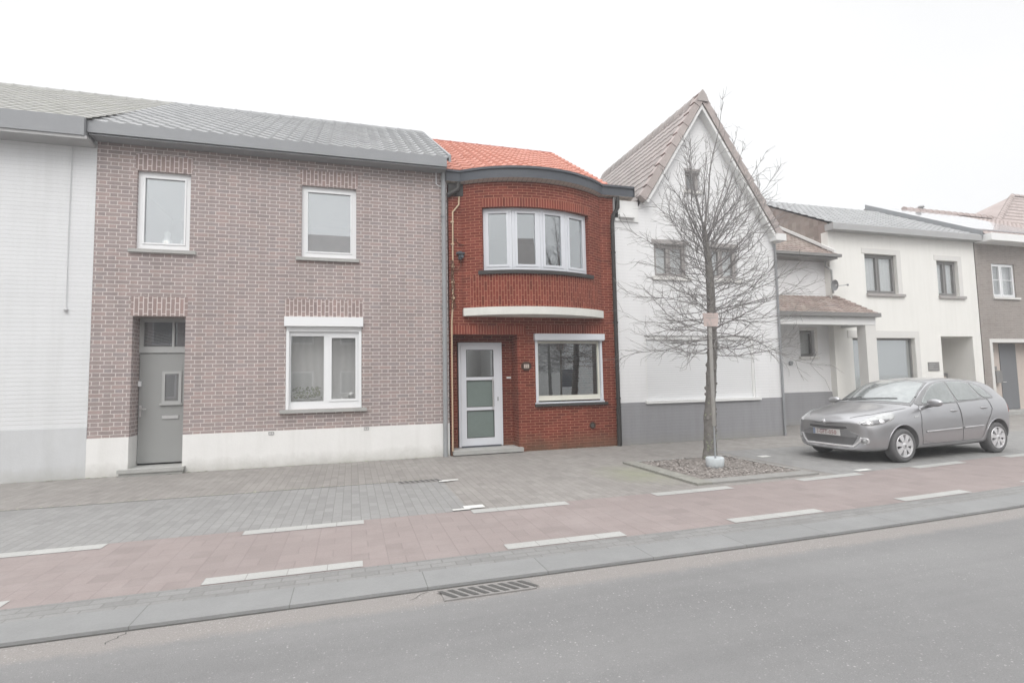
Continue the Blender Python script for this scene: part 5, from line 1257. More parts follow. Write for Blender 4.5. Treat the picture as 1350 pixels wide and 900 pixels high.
CARL = Vector((9.33, 7.95, 0.0))
car = empty('parked_car', CARL, 'silver grey five door hatchback parked on the paved bay before the cream house', 'car')
car.rotation_euler = (0, 0, math.radians(3.2)); car.scale = (1.025, 1.025, 1.0)
ST = [  # x, then (y, z) x 11 rows: bottom centre, bottom edge, sill, flank, shoulder, belt, glass foot, cantrail low, roof edge, roof, centre ; dx per row
 (-0.80, [(0, .25), (.46, .25), (.55, .30), (.60, .42), (.58, .55), (.52, .64), (.48, .665), (.42, .68), (.36, .685), (.2, .69), (0, .695)], None),
 (-0.745, [(0, .19), (.60, .19), (.72, .26), (.765, .43), (.745, .60), (.66, .715), (.62, .735), (.54, .75), (.46, .76), (.26, .775), (0, .78)], None),
 (-0.55, [(0, .18), (.66, .18), (.79, .25), (.825, .47), (.80, .67), (.73, .79), (.69, .815), (.60, .84), (.50, .85), (.28, .865), (0, .87)], None),
 (-0.25, [(0, .18), (.68, .18), (.82, .25), (.852, .49), (.835, .71), (.765, .865), (.72, .89), (.63, .91), (.52, .925), (.28, .94), (0, .945)], None),
 (0.10, [(0, .18), (.69, .18), (.83, .25), (.856, .50), (.848, .745), (.785, .915), (.745, .94), (.66, .965), (.54, .985), (.29, 1.0), (0, 1.005)], [0, 0, 0, 0, 0, .05, .08, .06, 0, -.06, -.08]),
 (0.42, [(0, .18), (.70, .18), (.83, .25), (.856, .50), (.853, .77), (.80, .935), (.77, .965), (.715, 1.02), (.60, 1.045), (.33, 1.085), (0, 1.095)], [0, 0, 0, 0, 0, .06, .10, .08, 0, -.10, -.13]),
 (0.80, [(0, .18), (.70, .18), (.83, .25), (.856, .50), (.855, .785), (.808, .955), (.785, .985), (.685, 1.225), (.60, 1.27), (.34, 1.315), (0, 1.325)], [0, 0, 0, 0, 0, 0, 0, .03, .0, -.06, -.09]),
 (1.15, [(0, .18), (.70, .18), (.83, .25), (.856, .50), (.857, .795), (.812, .965), (.79, .995), (.632, 1.365), (.555, 1.415), (.32, 1.45), (0, 1.46)], [0, 0, 0, 0, 0, 0, 0, .02, 0, -.03, -.05]),
 (1.55, [(0, .18), (.70, .18), (.83, .25), (.856, .50), (.858, .80), (.815, .975), (.792, 1.005), (.608, 1.405), (.53, 1.455), (.3, 1.485), (0, 1.493)], None),
 (2.05, [(0, .18), (.70, .18), (.83, .25), (.857, .51), (.86, .81), (.815, .99), (.79, 1.02), (.598, 1.40), (.52, 1.448), (.3, 1.478), (0, 1.486)], None),
 (2.50, [(0, .19), (.70, .19), (.83, .26), (.86, .52), (.862, .825), (.81, 1.015), (.78, 1.045), (.588, 1.365), (.51, 1.412), (.3, 1.442), (0, 1.45)], None),
 (2.82, [(0, .20), (.69, .20), (.82, .27), (.852, .52), (.855, .83), (.80, 1.03), (.765, 1.06), (.588, 1.325), (.51, 1.375), (.3, 1.405), (0, 1.413)], [0, 0, 0, 0, 0, 0, 0, 0, 0, 0.03, .04]),
 (3.02, [(0, .22), (.66, .22), (.79, .29), (.828, .52), (.835, .82), (.782, 1.02), (.75, 1.06), (.62, 1.19), (.545, 1.245), (.32, 1.268), (0, 1.275)], [0, 0, 0, 0, 0, 0, 0, 0, 0, .05, .07]),
 (3.14, [(0, .25), (.60, .25), (.73, .31), (.775, .50), (.785, .78), (.735, .95), (.71, .99), (.62, 1.045), (.53, 1.07), (.3, 1.08), (0, 1.08)], [0, 0, 0, 0, 0, 0, 0, 0.01, .02, .07, .09]),
 (3.20, [(0, .29), (.52, .29), (.64, .34), (.69, .48), (.70, .72), (.645, .86), (.61, .89), (.54, .91), (.46, .92), (.26, .925), (0, .93)], [0, 0, 0, 0, 0, 0, 0, 0, .02, .07, .09]),
]
def car_pt(i, j, s_):
    x, P, dx = ST[i]; y, z = P[j]
    xx = x + (dx[j] if dx else 0)
    if xx < 0: xx *= 1.10
    if i <= 3: xx += (0.20, 0.20, 0.16, 0.08)[i] * (y / 0.75) ** 2.2
    if i >= 13: xx -= 0.10 * (y / 0.7) ** 2.5 * (1 if j < 8 else 0.6)
    return Vector((xx, y * s_, z))
bm = bmesh.new(); nS = len(ST); nR = 11
ring = []
for i in range(nS):
    r_ = [bm.verts.new(car_pt(i, j, -1)) for j in range(nR)]
    l_ = [bm.verts.new(car_pt(i, j, 1)) for j in range(1, nR - 1)]
    ring.append(r_ + l_[::-1])
nv = len(ring[0])
for i in range(nS - 1):
    for j in range(nv): bm.faces.new([ring[i][j], ring[i][(j + 1) % nv], ring[i + 1][(j + 1) % nv], ring[i + 1][j]])
for rr in (ring[0], ring[-1]):     # end caps as strips between the two sides
    for j in range(nR - 1):
        a, b = rr[j], rr[j + 1]
        c = rr[(nv - j - 1) % nv] if True else None
        d = rr[(nv - j) % nv]
        vs_ = []
        for v in (a, b, c, d):
            if v not in vs_: vs_.append(v)
        if len(vs_) >= 3: bm.faces.new(vs_)
bmesh.ops.recalc_face_normals(bm, faces=bm.faces)
# crease along the glass foot and belt for a firmer shoulder line
cl = bm.edges.layers.float.new('crease_edge')
for i in range(nS - 1):
    for j, w_ in ((6, 0.35), (2, 0.25), (7, 0.25)):
        for jj in (j, nv - j):
            e = bm.edges.get((ring[i][jj % nv], ring[i + 1][jj % nv]))
            if e: e[cl] = w_
me = bpy.data.meshes.new('body'); bm.to_mesh(me); bm.free()
tmp = bpy.data.objects.new('tmp_body', me); COL.objects.link(tmp)
md = tmp.modifiers.new('s', 'SUBSURF'); md.levels = 3; md.render_levels = 3
AXLES = (0.0, 2.575); WR = 0.362
cut = MB()
for ax in AXLES:
    for s_ in (-1, 1):
        n_ = 40; ya, yb = s_ * 0.56, s_ * 1.1
        A_ = [Vector((ax + WR * math.cos(2 * PI * k / n_), ya, 0.30 + WR * math.sin(2 * PI * k / n_))) for k in range(n_)]; B_ = [Vector((v.x, yb, v.z)) for v in A_]
        cut.face(A_ if s_ > 0 else A_[::-1]); cut.face(B_[::-1] if s_ > 0 else B_)
        for k in range(n_):
            q = [A_[k], A_[(k + 1) % n_], B_[(k + 1) % n_], B_[k]]; cut.face(q[::-1] if s_ > 0 else q)
co = cut.build('tmp_cut', M['car_black'])
bmc = bmesh.new(); bmc.from_mesh(co.data); bmesh.ops.remove_doubles(bmc, verts=bmc.verts, dist=1e-5); bmesh.ops.recalc_face_normals(bmc, faces=bmc.faces); bmc.to_mesh(co.data); bmc.free()
dg = bpy.context.evaluated_depsgraph_get()
full = bpy.data.meshes.new_from_object(tmp.evaluated_get(dg))
bv = bmesh.new(); bv.from_mesh(full); TREE = BVHTree.FromBMesh(bv); bv.free()
mb_ = tmp.modifiers.new('b', 'BOOLEAN'); mb_.object = co; mb_.operation = 'DIFFERENCE'; mb_.solver = 'EXACT'
dg = bpy.context.evaluated_depsgraph_get(); dg.update()
bodym = bpy.data.meshes.new_from_object(tmp.evaluated_get(dg))
bpy.data.objects.remove(tmp); bpy.data.objects.remove(co)
bodym.name = 'body'; bodym.materials.clear(); bodym.materials.append(M['car_paint']); bodym.materials.append(M['car_black'])
for p in bodym.polygons:
    c = p.center; p.use_smooth = True
    ina = any((c.x - ax) ** 2 + (c.z - 0.30) ** 2 < (WR + 0.002) ** 2 for ax in AXLES) and abs(c.y) < 0.80
    p.material_index = 1 if (ina or c.z < 0.215) else 0
body = bpy.data.objects.new('body', bodym); COL.objects.link(body); body.parent = car

def subdiv_poly(pts2, step):
    b = bmesh.new(); vs = [b.verts.new((u, v, 0)) for u, v in pts2]; b.faces.new(vs)
    us = [p[0] for p in pts2]; vv = [p[1] for p in pts2]
    for (lo, hi, ax) in ((min(us), max(us), 0), (min(vv), max(vv), 1)):
        k = lo + step
        while k < hi:
            co_ = (k, 0, 0) if ax == 0 else (0, k, 0); no_ = (1, 0, 0) if ax == 0 else (0, 1, 0)
            bmesh.ops.bisect_plane(b, geom=b.verts[:] + b.edges[:] + b.faces[:], plane_co=co_, plane_no=no_, dist=1e-5); k += step
    V = [(v.co.x, v.co.y) for v in b.verts]; b.verts.index_update(); Fc = [[v.index for v in f.verts] for f in b.faces]; b.free()
    return V, Fc
def smooth_poly(P, it=2):
    for _ in range(it):
        Q = []
        for i in range(len(P)):
            a, b = P[i], P[(i + 1) % len(P)]
            Q += [tuple(a[k] * .75 + b[k] * .25 for k in range(len(a))), tuple(a[k] * .25 + b[k] * .75 for k in range(len(a)))]
        P = Q
    return P
def decal(name, P3, d, mat, off=0.004, step=0.022, thick=0.006, parent=None, sm=2, label=None):
    """a thin shaped panel hugging the body: outline points projected along d onto it"""
    d = Vector(d).normalized(); eu = d.orthogonal().normalized(); ev = d.cross(eu)
    P3 = [Vector(p) for p in P3]
    P2 = [(p.dot(eu), p.dot(ev)) for p in P3]
    if sm: P2 = smooth_poly(P2, sm)
    V, Fc = subdiv_poly(P2, step)
    far = min(p.dot(d) for p in P3) - 2.0
    m = MB(); top = []; bot = []
    for (u, v) in V:
        o = eu * u + ev * v + d * far
        hit = TREE.ray_cast(o, d)
        if hit[0] is None:
            nr = TREE.find_nearest(eu * u + ev * v + d * (far + 2.0)); hit = nr
        n_ = hit[1]
        if n_.dot(d) > 0: n_ = -n_
        top.append(hit[0] + n_ * off); bot.append(hit[0] - n_ * 0.012)
    cen = sum(top, Vector()) / len(top)
    base = 0
    ec = {}
    m.v = list(top) + list(bot); k = len(top)
    for f in Fc:
        a, b, c = top[f[0]], top[f[1]], top[f[2]]
        if (b - a).cross(c - a).dot(d) > 0: f = f[::-1]
        m.f.append(list(f)); m.uv += [(0, 0)] * len(f); m.mi.append(0); m.sm.append(True)
        for i in range(len(f)):
            e = (f[i], f[(i + 1) % len(f)]); ec[e] = 1
    for (a, b) in list(ec):
        if (b, a) not in ec:
            m.f.append([b, a, a + k, b + k]); m.uv += [(0, 0)] * 4; m.mi.append(0); m.sm.append(False)
    o = m.build(name, mat, None); o.parent = parent or car
    return o
def surf(p, d):
    h_ = TREE.ray_cast(Vector(p) - Vector(d).normalized() * 2.0, Vector(d).normalized())
    return h_
def seam(pts, d, w=0.004, mat='seam', name='seam', parent=None, off=0.003, rows=None):
    m = MB(); P = []
    for a, b in zip(pts, pts[1:]):
        a = Vector(a); b = Vector(b); k = max(1, int((b - a).length / 0.05))
        P += [a + (b - a) * i / k for i in range(k)]
    P.append(Vector(pts[-1])); Q = []
    for p in P:
        h_ = surf(p, d)
        if h_[0] is not None: Q.append(h_[0] + h_[1] * off)
    m.tube(Q, w, 5); o = m.build(name, M[mat]); o.parent = parent or body
    return o
LEFT = (0, 1, 0); RIGHT = (0, -1, 0); FRONT = (1, 0, 0); REAR = (-1, 0, 0)
for s_, dr_ in ((-1, LEFT), (1, RIGHT)):
    y = s_ * 0.9
    # window band, dark, then panes
    decal('window_trim', [(0.44, y, 0.99), (0.62, y, 1.11), (0.93, y, 1.30), (1.22, y, 1.395), (1.62, y, 1.42), (2.05, y, 1.41), (2.36, y, 1.365), (2.56, y, 1.26), (2.68, y, 1.07), (2.50, y, 1.045), (1.6, y, 1.005), (0.8, y, 0.975)], dr_, M['car_trim'], 0.0045, sm=1)
    decal('front_door_window', [(0.66, y, 1.005), (0.64, y, 1.05), (0.98, y, 1.285), (1.24, y, 1.38), (1.44, y, 1.395), (1.50, y, 1.385), (1.51, y, 1.02), (1.45, y, 1.015), (1.1, y, 1.008)], dr_, M['car_glass'], 0.009, sm=1)
    decal('rear_door_window', [(1.585, y, 1.03), (1.56, y, 1.06), (1.54, y, 1.36), (1.57, y, 1.395), (1.85, y, 1.395), (2.14, y, 1.37), (2.18, y, 1.35), (2.265, y, 1.075), (2.24, y, 1.055), (1.95, y, 1.043)], dr_, M['car_glass'], 0.009, sm=1)
    decal('quarter_window', [(2.31, y, 1.065), (2.21, y, 1.355), (2.25, y, 1.355), (2.37, y, 1.325), (2.50, y, 1.245), (2.595, y, 1.085), (2.56, y, 1.07)], dr_, M['car_glass'], 0.009, sm=1)
    # doors: shut lines, handles, rubbing strips
    d1 = decal('front_door', [(0.46, y, 0.36), (0.44, y, 0.62), (0.50, y, 0.94), (0.62, y, 0.985), (1.50, y, 1.02), (1.54, y, 0.6), (1.54, y, 0.30), (0.8, y, 0.295)], dr_, M['car_paint'], 0.003, 0.024, sm=0)
    d2 = decal('rear_door', [(1.55, y, 0.30), (1.55, y, 0.6), (1.53, y, 1.02), (2.40, y, 1.055), (2.44, y, 0.86), (2.26, y, 0.62), (2.12, y, 0.36), (2.05, y, 0.31)], dr_, M['car_paint'], 0.003, 0.024, sm=0)
    seam([(0.47, y, 0.30), (0.44, y, 0.62), (0.50, y, 0.94), (0.56, y, 1.0)], dr_, 0.0035, parent=d1)
    seam([(1.545, y, 0.30), (1.545, y, 0.6), (1.52, y, 1.03)], dr_, 0.0035, parent=d1)
    seam([(2.42, y, 1.06), (2.45, y, 0.86), (2.27, y, 0.62), (2.13, y, 0.36), (2.05, y, 0.31)], dr_, 0.0035, parent=d2)
    seam([(0.47, y, 0.30), (2.05, y, 0.31)], dr_, 0.006, parent=d1)
    for d_, x0, x1, z0, z1 in ((d1, 0.55, 1.51, 0.515, 0.535), (d2, 1.575, 2.12, 0.538, 0.552)):
        decal('rubbing_strip', [(x0, y, z0 - 0.018), (x0, y, z0 + 0.018), (x1, y, z1 + 0.016), (x1, y, z1 - 0.016)], dr_, M['car_paint'], 0.014, parent=d_, sm=0)
        decal('bright_strip', [(x0, y, z0 + 0.003), (x0, y, z0 + 0.017), (x1, y, z1 + 0.015), (x1, y, z1 + 0.003)], dr_, M['chrome'], 0.017, parent=d_, sm=0)
    for d_, x in ((d1, 1.36), (d2, 2.22)):
        z = 0.865 if d_ is d1 else 0.89
        decal('handle_recess', [(x - 0.10, y, z - 0.028), (x - 0.10, y, z + 0.022), (x + 0.06, y, z + 0.026), (x + 0.06, y, z - 0.022)], dr_, M['car_trim'], 0.004, 0.04, parent=d_, sm=1)
        p = surf((x, y, z), dr_)[0]
        m = MB(); m.tube([p + Vector((-0.10, 0, -0.002)), p + Vector((-0.07, s_ * 0.028, 0.0)), p + Vector((0.05, s_ * 0.030, 0.006)), p + Vector((0.09, 0, 0.006))], [0.012, 0.014, 0.014, 0.012], 8); o = m.build('handle', M['car_paint']); o.parent = d_
    decal('indicator', [(0.30, y, 0.775), (0.30, y, 0.80), (0.40, y, 0.805), (0.40, y, 0.785)], dr_, M['lamp_glass'], 0.006, 0.03, sm=0)
    # wheel arch lips
    for ax in AXLES:
        m = MB(); pts = []
        for k in range(25):
            a = -0.25 + (PI + 0.5) * k / 24; q = Vector((ax + (WR + 0.008) * math.cos(a), y, 0.30 + (WR + 0.008) * math.sin(a))); hh = surf(q, dr_)
            if hh[0] is not None and abs(hh[0].y) > 0.72: pts.append(hh[0] + Vector((0, s_ * 0.002, 0)))
        if len(pts) > 3: m.tube(pts, 0.007, 6); o = m.build('wheel_arch_lip', M['car_paint']); o.parent = body
    # head lamps
    sd = Vector((0.72, -s_ * 0.66, -0.25))
    hl = decal('headlight', [(-0.695, s_ * 0.44, 0.655), (-0.60, s_ * 0.56, 0.745), (-0.42, s_ * 0.66, 0.84), (-0.18, s_ * 0.745, 0.895), (-0.13, s_ * 0.80, 0.855), (-0.22, s_ * 0.83, 0.77), (-0.45, s_ * 0.78, 0.69), (-0.60, s_ * 0.66, 0.645)], sd, M['lamp_glass'], 0.007, 0.03, sm=1)
    decal('lamp_bezel', [(-0.665, s_ * 0.50, 0.665), (-0.57, s_ * 0.63, 0.735), (-0.40, s_ * 0.75, 0.775), (-0.27, s_ * 0.815, 0.79), (-0.33, s_ * 0.815, 0.75), (-0.47, s_ * 0.765, 0.695), (-0.60, s_ * 0.645, 0.652)], sd, M['lamp_dark'], 0.009, 0.03, parent=hl, sm=1)
    for (cx, cy, cz, r_) in ((-0.585, 0.64, 0.695, 0.042), (-0.42, 0.755, 0.735, 0.045)):
        decal('lamp_bulb', [(cx + r_ * math.cos(a) * 0.6, s_ * (cy + r_ * math.cos(a) * 0.75), cz + r_ * math.sin(a)) for a in [2 * PI * k / 10 for k in range(10)]], sd, M['chrome'], 0.012, 0.03, parent=hl, sm=1)
    # fog lamps
    fg = decal('fog_lamp', [(-0.74, s_ * (0.655 + 0.085 * math.cos(a)), 0.40 + 0.062 * math.sin(a)) for a in [2 * PI * k / 12 for k in range(12)]], (0.9, -s_ * 0.42, 0), M['chrome'], 0.006, 0.03)
    decal('fog_recess', [(-0.74, s_ * (0.65 + 0.06 * math.cos(a)), 0.403 + 0.042 * math.sin(a)) for a in [2 * PI * k / 12 for k in range(12)]], (0.9, -s_ * 0.42, 0), M['car_trim'], 0.009, 0.03, parent=fg)
    decal('fog_lens', [(-0.74, s_ * (0.655 + 0.034 * math.cos(a)), 0.40 + 0.034 * math.sin(a)) for a in [2 * PI * k / 12 for k in range(12)]], (0.9, -s_ * 0.42, 0), M['lamp_glass'], 0.013, 0.03, parent=fg)
    # tail lamps
    decal('tail_light', [(2.98, s_ * 0.8, 0.74), (3.0, s_ * 0.8, 0.90), (3.05, s_ * 0.75, 1.02), (3.12, s_ * 0.70, 1.0), (3.16, s_ * 0.66, 0.86), (3.12, s_ * 0.74, 0.74)], (-0.6, -s_ * 0.8, 0), M['tail_red'], 0.006, 0.04, sm=1)
    # mirrors
    bmm = bmesh.new(); bmesh.ops.create_cube(bmm, size=1.0)
    for v in bmm.verts:
        c = v.co; c.x = c.x * 0.17 * (1.0 if c.y * s_ < 0 else 0.8); c.y = c.y * 0.25; c.z = c.z * (0.15 if c.y * s_ < 0 else 0.125)
        if v.co.x > 0: c.x *= 0.7
    mm = bpy.data.meshes.new('mirror'); bmm.to_mesh(mm); bmm.free(); mo_ = bpy.data.objects.new('tmp_m', mm); COL.objects.link(mo_)
    q = mo_.modifiers.new('s', 'SUBSURF'); q.levels = 3
    dg = bpy.context.evaluated_depsgraph_get(); mm2 = bpy.data.meshes.new_from_object(mo_.evaluated_get(dg)); bpy.data.objects.remove(mo_)
    mm2.transform(Matrix.Translation((0.66, s_ * 0.965, 1.035)) @ Matrix.Scale(1.22, 4)); mm2.materials.clear(); mm2.materials.append(M['car_paint']); mm2.name = 'mirror'
    for p in mm2.polygons: p.use_smooth = True
    mr = bpy.data.objects.new('mirror', mm2); COL.objects.link(mr); mr.parent = car
    m = MB(); m.tube([(0.68, s_ * 0.80, 0.97), (0.67, s_ * 0.90, 0.985)], [0.035, 0.03], 8); o = m.build('mirror_foot', M['car_trim']); o.parent = mr
# windscreen, rear window, bonnet lines
decal('windscreen_trim', [(0.3, -0.73, 1.005), (0.62, -0.67, 1.13), (0.95, -0.60, 1.31), (1.10, -0.545, 1.405), (1.1, -0.3, 1.437), (1.1, 0, 1.447), (1.1, 0.3, 1.437), (1.10, 0.545, 1.405), (0.95, 0.60, 1.31), (0.62, 0.67, 1.13), (0.3, 0.73, 1.005), (0.2, 0.4, 1.015), (0.2, 0, 1.02), (0.2, -0.4, 1.015)], (1, 0, -0.35), M['car_trim'], 0.0045, 0.025, sm=0)
ws = decal('windscreen', [(0.36, -0.685, 1.04), (0.62, -0.645, 1.145), (0.95, -0.575, 1.31), (1.07, -0.525, 1.39), (1.07, -0.3, 1.418), (1.07, 0, 1.427), (1.07, 0.3, 1.418), (1.07, 0.525, 1.39), (0.95, 0.575, 1.31), (0.62, 0.645, 1.145), (0.36, 0.685, 1.04), (0.25, 0.4, 1.055), (0.2, 0, 1.06), (0.25, -0.4, 1.055)], (1, 0, -0.35), M['car_screen'], 0.009, 0.025, sm=0)
m = MB()
for (a, b) in (((0.24, 0.30, 1.04), (0.5, -0.48, 1.07)), ((0.24, 0.62, 1.03), (0.42, 0.12, 1.075))):
    pts = []
    for i in range(8):
        p = Vector(a) + (Vector(b) - Vector(a)) * i / 7; hh = surf(p, (1, 0, -0.35)); pts.append(hh[0] + hh[1] * 0.02 if hh[0] else p)
    m.tube(pts, 0.008, 5)
o = m.build('wiper', M['car_black']); o.parent = ws
decal('rear_window', [(2.9, -0.50, 1.30), (2.9, 0.50, 1.30), (3.05, 0.56, 1.12), (3.08, 0, 1.10), (3.05, -0.56, 1.12)], (-1, 0, -0.2), M['car_glass'], 0.007, 0.025, sm=1)
for s_ in (-1, 1): seam([(-0.70, s_ * 0.40, 0.9), (-0.45, s_ * 0.60, 0.9), (-0.10, s_ * 0.71, 0.95), (0.22, s_ * 0.74, 1.0)], (0, 0, -1), 0.003, name='bonnet_seam')
# grille, lower intake, plate, badge
decal('grille', [(-0.8, -0.36, 0.638), (-0.8, -0.38, 0.608), (-0.8, -0.30, 0.59), (-0.8, 0, 0.585), (-0.8, 0.30, 0.59), (-0.8, 0.38, 0.608), (-0.8, 0.36, 0.638), (-0.8, 0, 0.63)], FRONT, M['car_black'], 0.006, 0.022, sm=0)
decal('bumper_panel', [(-0.8, -0.56, 0.50), (-0.8, -0.40, 0.565), (-0.8, 0.40, 0.565), (-0.8, 0.56, 0.50), (-0.8, 0.50, 0.44), (-0.8, -0.50, 0.44)], FRONT, M['car_trim'], 0.003, 0.022, sm=0)
decal('lower_intake', [(-0.8, -0.53, 0.455), (-0.8, 0.53, 0.455), (-0.8, 0.44, 0.30), (-0.8, -0.44, 0.30)], FRONT, M['car_black'], 0.005, 0.022, sm=0)
decal('bumper_strip', [(-0.8, -0.60, 0.46), (-0.8, -0.575, 0.38), (-0.8, -0.48, 0.275), (-0.8, 0.48, 0.275), (-0.8, 0.575, 0.38), (-0.8, 0.60, 0.46), (-0.8, 0.57, 0.46), (-0.8, 0.545, 0.385), (-0.8, 0.46, 0.31), (-0.8, -0.46, 0.31), (-0.8, -0.545, 0.385), (-0.8, -0.57, 0.46)], FRONT, M['chrome'], 0.012, 0.022, sm=0)
xf_ = min(surf((-0.8, 0.02, z_), FRONT)[0].x for z_ in (0.46, 0.5, 0.54, 0.58)) - 0.012
fp = lambda u, v, d=0.0: Vector((xf_ + d + 0.05 * ((u - 0.02) / 0.3) ** 2, u, v))
PCY = 0.04
m = MB(); fbox(m, fp, PCY - 0.275, PCY + 0.275, 0.463, 0.577, -0.028, 0.03); pq = m.build('number_plate', M['plate_white']); pq.parent = car
fp2 = lambda u, v, d=0.0: fp(-u + 2 * PCY, v, d)
m = MB(); fbox(m, fp2, PCY - 0.272, PCY - 0.225, 0.466, 0.574, -0.0295, -0.02); o = m.build('country_band', M['plate_blue']); o.parent = pq
m = MB(); text_mb(m, '1-GFT-050', fp2, PCY + 0.025, 0.518, 0.105, -0.031, 0, 0.86); o = m.build('plate_number', M['plate_red']); o.parent = pq
zb = 0.705
bd_ = decal('badge', [(-0.75, 0.0, zb + 0.05), (-0.75, -0.034, zb), (-0.75, 0.0, zb - 0.05), (-0.75, 0.034, zb)], FRONT, M['chrome'], 0.014, 0.03, sm=0)
decal('badge_centre', [(-0.75, 0.0, zb + 0.03), (-0.75, -0.017, zb), (-0.75, 0.0, zb - 0.03), (-0.75, 0.017, zb)], FRONT, M['car_paint'], 0.016, 0.03, parent=bd_, sm=0)
# wheels
for ax in AXLES:
    for s_ in (-1, 1):
        yc = s_ * 0.745
        w = bpy.data.objects.new('wheel', None); COL.objects.link(w); w.parent = car; w.location = (ax, yc, 0.30)
        steer = 0.0
        m = MB(); yo = -0.095
        prof = [(0.20, 0.09), (0.205, yo * 0.9), (0.225, yo * 1.0), (0.262, yo * 1.02), (0.285, yo * 0.86), (0.298, yo * 0.62), (0.30, 0.0), (0.298, 0.06), (0.285, 0.085), (0.20, 0.09)]
        m.lathe([(r_, h_ * (-s_ * -1) * -1 if s_ > 0 else h_) for (r_, h_) in prof], (0, 0, 0), 40, 'y'); o = m.build('tyre', M['rubber']); o.parent = w
        k_ = 1 if s_ < 0 else -1
        m = MB(); m.lathe([(0.0, -0.045 * k_), (0.155, -0.045 * k_), (0.19, -0.060 * k_)], (0, 0, 0), 36, 'y'); o = m.build('rim_back', M['lamp_dark']); o.parent = w
        m = MB(); m.lathe([(0.207, -0.075 * k_), (0.204, -0.097 * k_), (0.192, -0.094 * k_), (0.180, -0.070 * k_)], (0, 0, 0), 40, 'y')
        for q in range(7):
            a = 2 * PI * q / 7 + 0.2
            def pp(r_, t_, h_): return Vector((r_ * math.cos(a) - t_ * math.sin(a), h_ * k_, r_ * math.sin(a) + t_ * math.cos(a)))
            inn = [pp(0.025, -0.026, -0.088), pp(0.10, -0.030, -0.096), pp(0.188, -0.052, -0.090), pp(0.194, 0.052, -0.090), pp(0.10, 0.030, -0.096), pp(0.025, 0.026, -0.088)]
            bk = [v - Vector((0, -0.03 * k_, 0)) for v in inn]
            m.face(inn if k_ < 0 else inn[::-1])
            for e in range(6): m.face([inn[e], inn[(e + 1) % 6], bk[(e + 1) % 6], bk[e]])
        m.lathe([(0.0, -0.104 * k_), (0.04, -0.102 * k_), (0.055, -0.088 * k_)], (0, 0, 0), 20, 'y')
        o = m.build('rim', M['rim']); o.parent = w
        m = MB(); m.lathe([(0.0, -0.108 * k_), (0.022, -0.107 * k_), (0.026, -0.10 * k_)], (0, 0, 0), 14, 'y'); o = m.build('hub_cap', M['car_trim']); o.parent = w

# ------------------------------------------------------------------ light
wd = bpy.data.worlds.new('World'); S.world = wd; wd.use_nodes = True
nt = wd.node_tree; nt.nodes.clear()
sky = nt.nodes.new('ShaderNodeTexSky'); sky.sky_type = 'NISHITA'; sky.sun_disc = False
SUN_EL, SUN_AZ = math.radians(48), math.radians(200)
sky.sun_elevation = SUN_EL; sky.sun_rotation = SUN_AZ; sky.air_density = 1.0; sky.dust_density = 6.0; sky.ozone_density = 1.0
hs = nt.nodes.new('ShaderNodeHueSaturation'); hs.inputs['Saturation'].default_value = 0.10
mx = nt.nodes.new('ShaderNodeMix'); mx.data_type = 'RGBA'; mx.inputs[0].default_value = 0.72; mx.inputs[7].default_value = (10.85, 10.9, 11.0, 1)
bg = nt.nodes.new('ShaderNodeBackground'); bg.inputs['Strength'].default_value = 0.10
wo = nt.nodes.new('ShaderNodeOutputWorld')
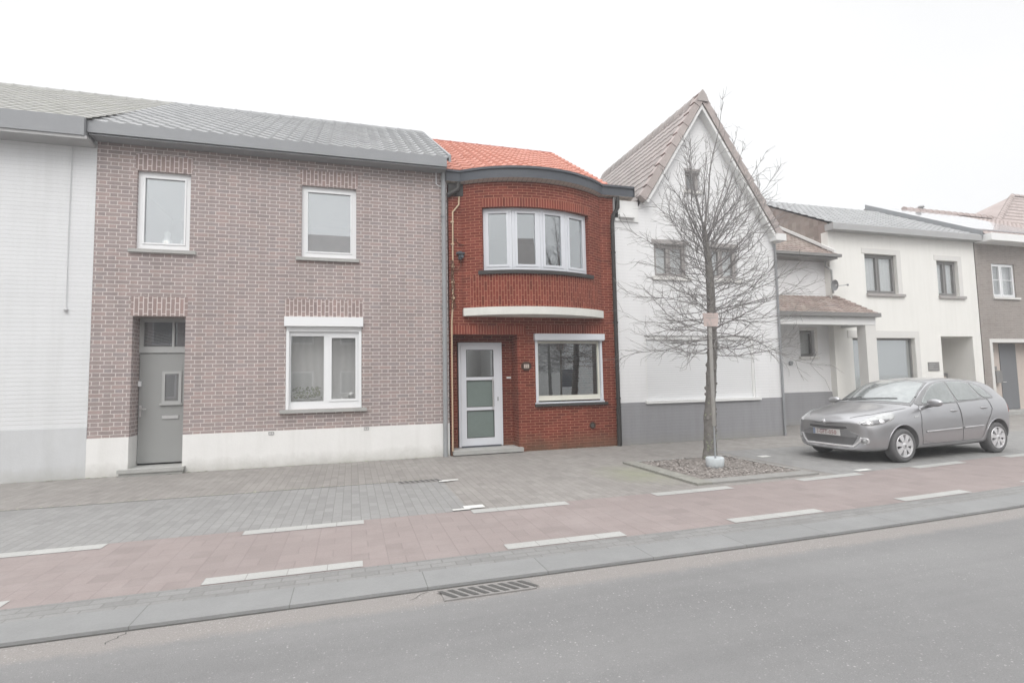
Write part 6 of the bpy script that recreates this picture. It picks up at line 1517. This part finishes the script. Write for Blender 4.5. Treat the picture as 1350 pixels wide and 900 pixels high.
# overcast: brighter towards the zenith, with faint cloud tone
tc = nt.nodes.new('ShaderNodeTexCoord'); sp3 = nt.nodes.new('ShaderNodeSeparateXYZ'); nt.links.new(tc.outputs['Generated'], sp3.inputs[0])
mr = nt.nodes.new('ShaderNodeMapRange'); mr.interpolation_type = 'SMOOTHSTEP'; mr.inputs[1].default_value = 0.50; mr.inputs[2].default_value = 0.95; mr.inputs[3].default_value = 0.80; mr.inputs[4].default_value = 1.75
nt.links.new(sp3.outputs[2], mr.inputs[0])
nz = nt.nodes.new('ShaderNodeTexNoise'); nz.inputs['Scale'].default_value = 1.6; nz.inputs['Detail'].default_value = 3.0; nt.links.new(tc.outputs['Generated'], nz.inputs['Vector'])
mr2 = nt.nodes.new('ShaderNodeMapRange'); mr2.inputs[1].default_value = 0.3; mr2.inputs[2].default_value = 0.7; mr2.inputs[3].default_value = 0.94; mr2.inputs[4].default_value = 1.06; nt.links.new(nz.outputs[0], mr2.inputs[0])
mm1 = nt.nodes.new('ShaderNodeMath'); mm1.operation = 'MULTIPLY'; nt.links.new(mr.outputs[0], mm1.inputs[0]); nt.links.new(mr2.outputs[0], mm1.inputs[1])
vm = nt.nodes.new('ShaderNodeVectorMath'); vm.operation = 'SCALE'
nt.links.new(sky.outputs[0], hs.inputs['Color']); nt.links.new(hs.outputs[0], mx.inputs[6]); nt.links.new(mx.outputs[2], vm.inputs[0]); nt.links.new(mm1.outputs[0], vm.inputs['Scale'])
nt.links.new(vm.outputs[0], bg.inputs[0]); nt.links.new(bg.outputs[0], wo.inputs[0])
sl_ = bpy.data.lights.new('sun', 'SUN'); sl_.energy = 0.7; sl_.angle = math.radians(40); sl_.color = (1.0, 0.97, 0.93)
so = bpy.data.objects.new('sun', sl_); COL.objects.link(so)
dirv = Vector((math.sin(SUN_AZ) * math.cos(SUN_EL), math.cos(SUN_AZ) * math.cos(SUN_EL), math.sin(SUN_EL)))
so.rotation_euler = dirv.to_track_quat('Z', 'Y').to_euler()
vs_ = S.view_settings; vs_.view_transform = 'Standard'; vs_.look = 'None'; vs_.exposure = 0.62; vs_.gamma = 1.0; vs_.use_curve_mapping = False
S.render.engine = 'CYCLES'
S.cycles.max_bounces = 8; S.cycles.transparent_max_bounces = 12
S.cycles.caustics_reflective = False; S.cycles.caustics_refractive = False

# ------------------------------------------------------------------ thin mist over the street
hm = bpy.data.materials.new('mist'); hm.use_nodes = True; hn = hm.node_tree; hn.nodes.clear()
pv = hn.nodes.new('ShaderNodeVolumePrincipled'); pv.inputs['Color'].default_value = (0.97, 0.98, 1.0, 1); pv.inputs['Density'].default_value = 0.0048; pv.inputs['Anisotropy'].default_value = 0.2
ho = hn.nodes.new('ShaderNodeOutputMaterial'); hn.links.new(pv.outputs[0], ho.inputs['Volume'])
m = MB(); m.box(-310, 310, -310, 310, -1.2, 14.0); hz = m.build('haze', hm); hz['kind'] = 'stuff'
